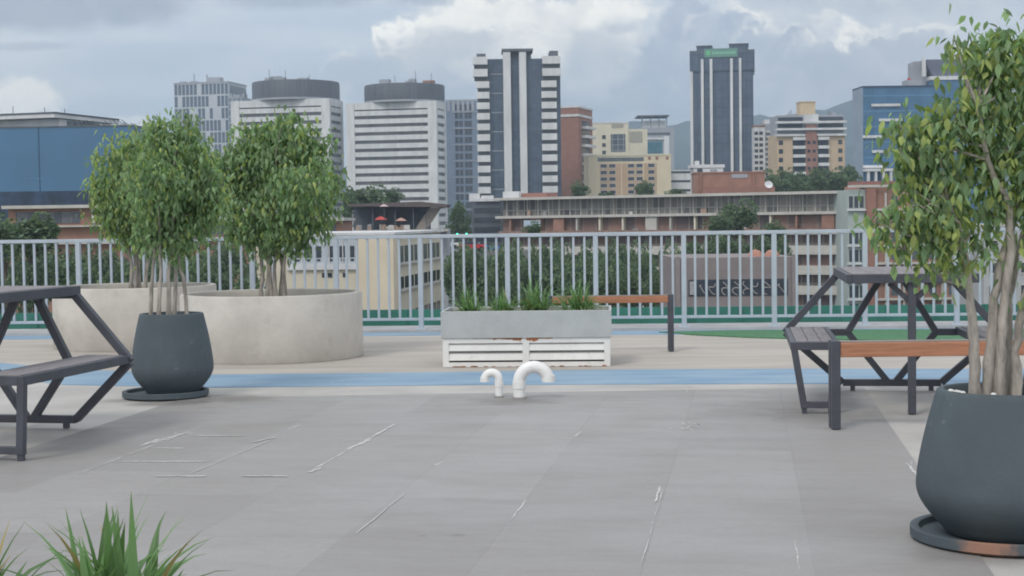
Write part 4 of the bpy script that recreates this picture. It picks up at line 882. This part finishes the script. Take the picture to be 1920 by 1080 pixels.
# parasols on the terrace
def parasol(label,px,py,Y,r,m):
    c=P(px,py,Y); e=thing('parasol',label,'parasol',(c.x,c.y,c.z-2.4),0,'parasols on the far terrace'); b=MB(); b.lathe([(r,0),(r*.5,.35*r),(0,.55*r)],8,(0,0,2.1)); b.build('canopy',m,e); b=MB(); b.tube([(0,0,0),(0,0,2.3)],.05,6); b.build('pole',DGREY,e)
parasol('small red parasol on the far terrace under the striped block',714,408,211,.9,mat('red_canvas',(.45,.06,.05),.8)); parasol('pinkish tan parasol right of the red one on the far terrace',752,410,211,.8,mat('pink_canvas',(.42,.25,.21),.8)); parasol('faded pink parasol high beside the dark terrace roof',720,383,205,.6,mat('faded_canvas',(.5,.38,.38),.8))
# dark parking block and long slab building
B=Bld('dark_garage','dark blue grey block with white roof boxes, left of the long slab building','building',262,884,942,378,0,16)
B.b('wall',0,B.W,0,B.H,DGREY); 
for i in range(5): B.b('floor_opening',.4,B.W-.4,B.z(400+i*18),B.z(390+i*18),GLB,-.05,0)
for a,c,y0,y1 in ((880,900,363,375),(890,912,372,379),(903,926,367,375),(914,936,373,379)): B.b('roof_box',B.x(a),B.x(c),B.H+(.02 if y1<376 else 0),B.z(y0),FW,-.5+(.5 if y1<376 else 0),3)
B=Bld('slab_apartments','very long low slab apartment building with pale floor edges running behind the railing','apartment building',258,935,1592,371,-.50,13)
L=B.W; s=258/F; fh=3.02; z0=B.H
STRIPG=gridmat('strip_glass',(.05,.058,.068),(.24,.23,.21),(.33,.32,.29),1.05,2.6,.07,.25); MIXW=gridmat('mixed_infill',(.05,.055,.07),(.30,.17,.13),(.22,.19,.17),2.3,2.8,.12,.6,bias=-.1)
REDW=gridmat('red_infill',(.05,.05,.06),(.20,.12,.10),(.22,.2,.18),1.7,3.0,.15,.6)
rr=random.Random(21)
for i in range(6):
    zt_=z0-.45-i*fh; zb_=zt_-fh+.42
    B.b('window_band',.3,L-.05,zb_,zt_,(STRIPG if i==0 else (MIXW if i%2 else REDW)),.9+.01*i,12.5)
    B.b('floor_slab',-.5,L+.2,zt_,zt_+.42,SLAB,-.4 if i else -1.1,13)
    x=.4
    if i in (1,2,3,4,5):
        B.b('balcony_parapet',0,L,zb_+.001,zb_+(.95 if i!=1 else .5),mat('brownish_parapet',(.26,.17,.14),.85,.2,.6) if i==1 else SLAB,-.3,-.15)
for k in range(30):
    x=1+k*L/30.3; B.b('mullion_post',x,x+.16,z0-.45-fh+.421,z0-.452,SLAB,.72,.898)
for k in range(14):
    x=2+k*L/14.5; zt_=z0-.45-fh; B.b('partition_wall',x,x+rr.choice((.3,.3,1.9)),zt_-fh+.921,zt_-.001,rr.choice((SLAB,BRICK2,CREAM)),-.1,.88)
for k in range(12):   # laundry, boxes, dishes on the ledges
    x=rr.uniform(1,L-2); i=rr.choice((0,0,1,1,2,3)); z=z0-.45-(i+1)*fh+.422; B.b('balcony_clutter',x,x+rr.uniform(.4,1.0),z,z+rr.uniform(.4,1.0),rr.choice(cl),.35,.6)
B.b('cloth_banner',B.x(985),B.x(1016),B.z(425,1000),B.z(413,1000),mat('pale_blue_cloth',(.42,.50,.60),.8),-.6,-.5)
B.b('rooftop_step',B.x(945),B.x(1015),B.H+.001,B.z(362,980)-.0,mat('pinkish_roof_wall',(.32,.16,.13),.9),2,6); B.b('rooftop_hut',B.x(938),B.x(968),B.H+.002,B.z(359,950),FW,1.0,1.95)
# end wing with white frames, brick pier and brick facade
B=Bld('brick_apartments','orange brick apartment building with pale floor grid, seen behind the right picnic table','apartment building',222,1590,1812,352,0.0,14)
fh=34*222/F; s=222/F
B.b('wall',B.x(1641)+.01,B.W,0,B.H,BRICK2); B.b('frame_bay',0,B.x(1623)-.02,0,B.H-.3,mat('pale_green_render',(.40,.46,.44),.85,.06,.4),0,14); B.b('brick_pier',B.x(1623),B.x(1641),0,B.H+.4,BRICK,-.6,14)
B.b('roof_edge',-.2,B.W,B.H,B.H+.35,SLAB,-.7,-.601); B.b('red_roof_wall',B.x(1598),B.W,B.H+.36,B.H+.9,mat('red_roof_wall',(.28,.14,.12),.9),.2,3)
for i in range(7):
    y0=392+33.6*i
    B.b('floor_slab',B.x(1641)+.01,B.W,B.z(y0+4),B.z(y0),SLAB,-.55,0); 
    if i in (0,2,3,4,5): B.b('floor_slab',-.2,B.x(1623)-.02,B.z(y0+3.5),B.z(y0),FW,-.5,0)
    for p in (1596,1606,1616):
        if i!=1: B.b('window',B.x(p-4),B.x(p+3.2),B.z(y0-2),B.z(y0-24),GLB,-.06,-.001)
    for p in (1676,1712,1748,1784): B.b('window',B.x(p-5),B.x(p+7),B.z(y0+ -5),B.z(y0-24),GLM,-.06,-.001)
    for p in (1660,1694,1730,1766): B.b('pilaster',B.x(p-1.6),B.x(p+1.6),B.z(y0),B.z(y0-29.5),SLAB,-.35,0)
B=Bld('pale_apartments','pale grey apartment building behind the near right tree trunk','apartment building',190,1845,2200,425,0,14)
B.b('wall',0,B.W,0,B.H,mat('pale_grey_render',(.42,.43,.45),.85,.06,.4)); B.b('parapet',-.2,B.W+.2,B.H,B.H+.3,SLAB,-.2,B.D)
B.wins('window',[B.x(1862+i*30) for i in range(10)],[B.z(470+i*42) for i in range(4)],1.0,1.2,GLB,.06,SLAB)
# cream school building behind the railing
B=Bld('cream_school','cream school building with a blank corner pier and window rows, behind the railing gap','school building',128,480,735,443,-.12,24)
s=128/F; B.b('wall',0,B.W,0,B.H,mat('cream_render',(.60,.55,.44),.9,.07,.4)); B.b('roof_edge',-.2,B.W+.3,B.H,B.H+.2,FW,-.3,B.D+.2)
B.b('grey_bay',B.x(540),B.x(668),B.z(507),B.H-.02,mat('pale_blue_bay',(.46,.50,.54),.8,.06,.5),-.12,0)
for k in range(6): B.b('bay_mullion',B.x(540+k*25.6)-.04,B.x(540+k*25.6)+.04,B.z(507),B.H-.05,FW,-.2,-.121)
for p,wd in ((558,10),(578,13),(597,10),(620,10),(642,12),(660,8)): 
    B.b('window',B.x(p-wd/2),B.x(p+wd/2),B.z(484),B.z(463),GLB,-.16,-.121); B.b('window',B.x(p-3),B.x(p+3),B.z(491),B.z(487),GLB,-.16,-.121)
B.b('white_band',B.x(538),B.x(670),B.z(507),B.z(497),FW,-.25,-.121)
for p in (606,617,645): B.b('window',B.x(p-4),B.x(p+4),B.z(521),B.z(513),GLB,-.06,-.001)
B.b('blank_pier',B.x(672),B.W+.15,0,B.H-.03,mat('cream_render2',(.66,.58,.45),.9,.06,.4),-.3,2.2)
for i,zz in enumerate((3.1,5.3,7.5,)): pass
Lz=[(.98,1.4),(3.6,1.0),(6.6,1.0),(9.6,1.0)]
for (dz,hh) in Lz:
    for k in range(9): 
        y0=3.0+k*2.3; b=MB(); b.box(B.W,B.W+.06,y0,y0+1.6,B.H-dz-hh,B.H-dz); b.build('window',GLM if dz<2 else GLB,B.e)
    B.b('side_ledge',B.W,B.W+.3,B.H-dz-hh-.2,B.H-dz-hh-.02,SLAB,2.3,B.D)
# lilac concrete building with painted window band
B=Bld('graffiti_block','grey brown concrete block with a dark window band covered in white scrawl, behind the railing','building',112,1266,1492,484,0,12)
s=112/F; B.b('wall',0,B.W,0,B.H,mat('lilac_concrete',(.235,.205,.205),.9,.10,.5,bump=.2)); 
wb=B.b('window_band',B.x(1290),B.x(1476),B.z(556),B.z(525),GLB,-.05,0)
gm=mat('white_scrawl',(.30,.29,.29),.8); rr=random.Random(12); b=MB()
shapes=[(1293,1303,0),(1310,1320,1),(1328,1340,2),(1352,1364,3),(1372,1388,3),(1392,1404,4),(1408,1420,2),(1428,1444,3),(1456,1470,1)]
for (a,c,t) in shapes:
    xa,xc=B.x(a),B.x(c); za,zc=B.z(554),B.z(530); pts=[]
    n=14
    for k in range(n+1):
        q=k/n; pts.append((xa+(xc-xa)*(.5+.5*math.sin(q*(4+t)+t)),-.07,za+(zc-za)*(q*.8+.12*math.cos(q*9+t)+.1)))
    b.tube(pts,.045,5)
b.build('scrawl',gm,wb)
B.b('side_panel',B.x(1292),B.x(1302),B.z(553),B.z(528),mat('whitish_panel',(.35,.35,.36),.8),-.085,-.052)
B.b('pier',B.x(1266),B.x(1274),0,B.H+.1,mat('lilac_concrete2',(.26,.23,.23),.9,.1,.5),-.2,0); B.b('pier',B.x(1484),B.x(1492),0,B.H+.1,MATS['lilac_concrete2'],-.2,0)
for px in (1424,1456):
    b=MB(); r=.55; b.lathe([(r,0),(r*.9,r*.4),(r*.6,r*.75),(0,r*.95)],20,(B.x(px),2,B.H)); b.build('roof_dome',mat('terracotta_dome',(.40,.20,.15),.85),B.e)
# satellite dishes
def dish(px,py,Y,r,label):
    c=P(px,py,Y); e=thing('satellite_dish',label,'satellite dish',c,0.4,'satellite dishes'); b=MB(); b.lathe([(0,0),(r*.5,r*.07),(r*.85,r*.2),(r,r*.3),(r*.97,r*.31),(r*.5,r*.10),(0,r*.03)],20)
    o=b.build('reflector',FW,e); o.rotation_euler=(R(60),0,R(-20)); b=MB(); b.tube([(0,.1,-r*1.3),(0,.1,0)],.05,6); b.build('mast',DGREY,e); 
dish(1441,347,300,.8,'large white satellite dish at the right end of the low brick block')
dish(1309,449,196,.55,'small white satellite dish seen through the railing above the trees') if False else None
# parked cars far below on the road
def car(label,px,py,Y,c,rot):
    g=P(px,py,Y); e=thing('parked_car',label,'car',(g.x,g.y,g.z),rot,'cars far off through the railing'); m=mat('car_paint_'+str(len(MATS)),c,.3,.03,1)
    b=MB(); b.xprism([(-2.1,.35),(2.1,.35),(2.15,.75),(1.9,.92),(1.1,.98),(-1.9,1.0),(-2.15,.8)],-.85,.85); b.build('body',m,e,bevel=.06)
    b=MB(); b.xprism([(-1.7,.98),(1.0,.98),(.45,1.45),(-1.2,1.48)],-.74,.74); b.build('cabin',GLB,e,bevel=.05)
    for x in (-1.35,1.3):
        for y in (-.8,.8):
            b=MB(); b.tube([(x,y-.11,.33),(x,y+.11,.33)],.33,14); b.build('wheel',mat('tyre',(.02,.02,.02),.8),e)
b=MB(); b.box(-9,9,-6,10,GZ,-3.6); ob=b.build('road_bridge',mat('bridge_concrete',(.2,.2,.2),.9),None,(-6.4,250,0)); ob['kind']='structure'
car('tiny red car far off between the railing bars, left of centre',886,470,246,(.5,.03,.04),.2); car('tiny white car far off beside the red car',868,466,250,(.7,.7,.7),.1); car('tiny blue car far off right of the red car',912,472,247,(.08,.2,.45),.3)
# traffic light
g=P(876,437,235); e=thing('traffic_light','distant traffic light showing green, above the railing left of the long slab building','traffic light',(g.x,g.y,g.z-5)); b=MB(); b.tube([(0,0,-12),(0,0,5)],.08,8); b.build('pole',DGREY,e); b=MB(); b.box(-1.9,.4,-.2,.2,4.6,5.1); b.build('signal_head',mat('black_housing',(.02,.02,.02),.6),e)
gm=bpy.data.materials.new('green_lamp'); gm.use_nodes=True; q=gm.node_tree.nodes['Principled BSDF']; q.inputs['Emission Color'].default_value=(.05,1,.6,1); q.inputs['Emission Strength'].default_value=1.6; q.inputs['Base Color'].default_value=(.05,.5,.3,1)
for x in (-1.5,-.1): b=MB(); b.tube([(x,-.26,4.85),(x,-.2,4.85)],.17,12); b.build('green_lens',gm,e)

# ------------------------------------------------------------------ far trees
def crown_mesh(seed,n=26,lf=2600,ls=.11):
    r=np.random.default_rng(seed); V_=[];F_=[];mi=[]
    cl=[]
    for i in range(n):
        d=r.normal(size=3); d/=np.linalg.norm(d); cl.append((d*np.array([.36,.36,.40])*r.uniform(.3,1)+np.array([0,0,.0]),r.uniform(.10,.20)))
    for i in range(lf):
        c,rr_=cl[r.integers(n)]; d=r.normal(size=3); d/=np.linalg.norm(d); q=c+d*rr_*r.uniform(.75,1.05)
        a=r.normal(size=3); a/=np.linalg.norm(a); b_=np.cross(a,r.normal(size=3)); b_/=np.linalg.norm(b_); s=ls*r.uniform(.18,.42)
        o=len(V_); V_+=[tuple(q+a*s),tuple(q+b_*s*.7),tuple(q-a*s),tuple(q-b_*s*.7)]; F_.append((o,o+1,o+2,o+3)); mi.append(int(r.random()<.45))
    me=bpy.data.meshes.new('crown'); me.from_pydata(V_,[],F_); me.materials.append(FL1); me.materials.append(FL2); me.polygons.foreach_set('material_index',mi); return me
CM=[crown_mesh(100+i) for i in range(5)]
tm=MB(); tm.tube([(0,0,-.75),(.01,0,-.4),(0,.01,-.08),(.01,0,.02)],[.035,.028,.02,.008],8)
for k in range(5):
    a=k*1.26; tm.tube([(0,0,-.16+k*.015),(.12*math.cos(a),.12*math.sin(a),-.07+k*.01),(.26*math.cos(a),.26*math.sin(a),-.02+k*.01)],[.014,.009,.003],6)
tmp=tm.build('trunk',DBARK); TM=tmp.data; COL.objects.unlink(tmp); bpy.data.objects.remove(tmp)
tr=random.Random(9)
def far_tree(px,pyt,Y,wpx,hpx,label,group,base=GZ,z_lift=0):
    w=wpx*Y/F; h=hpx*Y/F; c=P(px,pyt+hpx/2,Y); e=thing('tree',label,'tree',(c.x,c.y,base),tr.uniform(0,6),group)
    k=tr.randrange(5); o=bpy.data.objects.new('crown',CM[k]); COL.objects.link(o); o.parent=e; o.location=(0,0,c.z-base); o.scale=(w,w,h)
    t=bpy.data.objects.new('trunk',TM); COL.objects.link(t); t.parent=e; t.location=(0,0,c.z-base); t.scale=(w*.8,w*.8,(c.z-base)/.75)
LB='green tree seen through the railing between the cream school and the grey brown block'
GB='tree belt behind the railing, centre'
for row,(Y,y0,nn) in enumerate(((185,442,11),(160,458,10),(138,480,10))):
    for i in range(nn):
        px=868+i*(430/nn)+tr.uniform(-14,14)+row*9
        far_tree(px,y0+tr.uniform(-8,16)+(6 if px<900 else 0),Y+tr.uniform(-8,8),tr.uniform(58,92),tr.uniform(100,150),LB,GB)
for i in range(6): far_tree(1300+i*33+tr.uniform(-8,8),438+tr.uniform(-4,10),172+tr.uniform(-6,6),tr.uniform(50,80),tr.uniform(70,90),LB,GB)
LL='dark green tree in the tree belt seen through the railing bars left of the school'
for row,(Y,y0,nn) in enumerate(((150,452,10),(120,470,9))):
    for i in range(nn): far_tree(-30+i*58+tr.uniform(-14,14)+row*20,y0+tr.uniform(-6,14),Y+tr.uniform(-6,6),tr.uniform(80,120),tr.uniform(90,140),LL,'tree belt behind the railing, left')
for i,(px,py) in enumerate(((1445,318),(1475,312),(1505,318),(1535,310),(1562,312),(1590,306),(1520,325),(1460,330),(1555,328),(1588,326),(1490,328))): far_tree(px,py,350+tr.uniform(-15,15),tr.uniform(46,64),tr.uniform(44,56),'dark green tree in the wood below the beige balcony building','wood below the beige balcony building')
far_tree(1385,372,196,92,74,'broad leafy tree covering the middle of the long slab building',None)
far_tree(1348,398,190,62,50,'smaller tree at the left foot of the broad tree before the slab building',None)
far_tree(1450,412,188,56,44,'low shrubby tree right of the broad tree before the slab building',None)
far_tree(1208,335,330,52,44,'round tree in front of the tan office',None); far_tree(1086,338,330,44,40,'round tree at the foot of the red brick tower',None); far_tree(1270,352,330,52,26,'low tree at the foot of the small white building',None); far_tree(1135,358,335,50,20,'low shrub top showing over the slab roof below the cream office',None)
far_tree(60,392,118,150,100,'large grey green tree at the far left in front of the brick house',None); far_tree(10,400,122,110,90,'tree cut off by the left edge in front of the brick house',None)
far_tree(690,345,260,110,62,'spreading dark tree above the terrace roof, before the striped block',None); far_tree(655,350,250,46,80,'narrow dark tree right of the round green tree',None); far_tree(738,352,262,52,34,'small dark tree right of the spreading tree before the striped block',None)
for i,(px,py) in enumerate(((858,372),(872,398),(850,405),(885,420))): far_tree(px,py,300,40,60,'dark street tree below the blue grey apartment block','street trees left of the dark garage block')
far_tree(1000,414,190,46,34,'shrub top just above the railing before the slab building banner',None)
far_tree(880,455,110,70,130,'yellowish round tree right beside the school side wall',None)
# ------------------------------------------------------------------ haze
hz=MB(); hz.box(-4100,4100,-520,4100,GZ-1,320); ho=hz.build('haze',None if False else mat('tmp_haze',(1,1,1))); ho['kind']='stuff'
hm_=bpy.data.materials.new('haze_air'); hm_.use_nodes=True; t=hm_.node_tree; t.nodes.remove(t.nodes['Principled BSDF']); v=t.nodes.new('ShaderNodeVolumePrincipled')
v.inputs['Color'].default_value=(.66,.83,1,1); v.inputs['Density'].default_value=HAZE; v.inputs['Anisotropy'].default_value=0.0
t.links.new(v.outputs[0],t.nodes['Material Output'].inputs['Volume']); ho.data.materials[0]=hm_
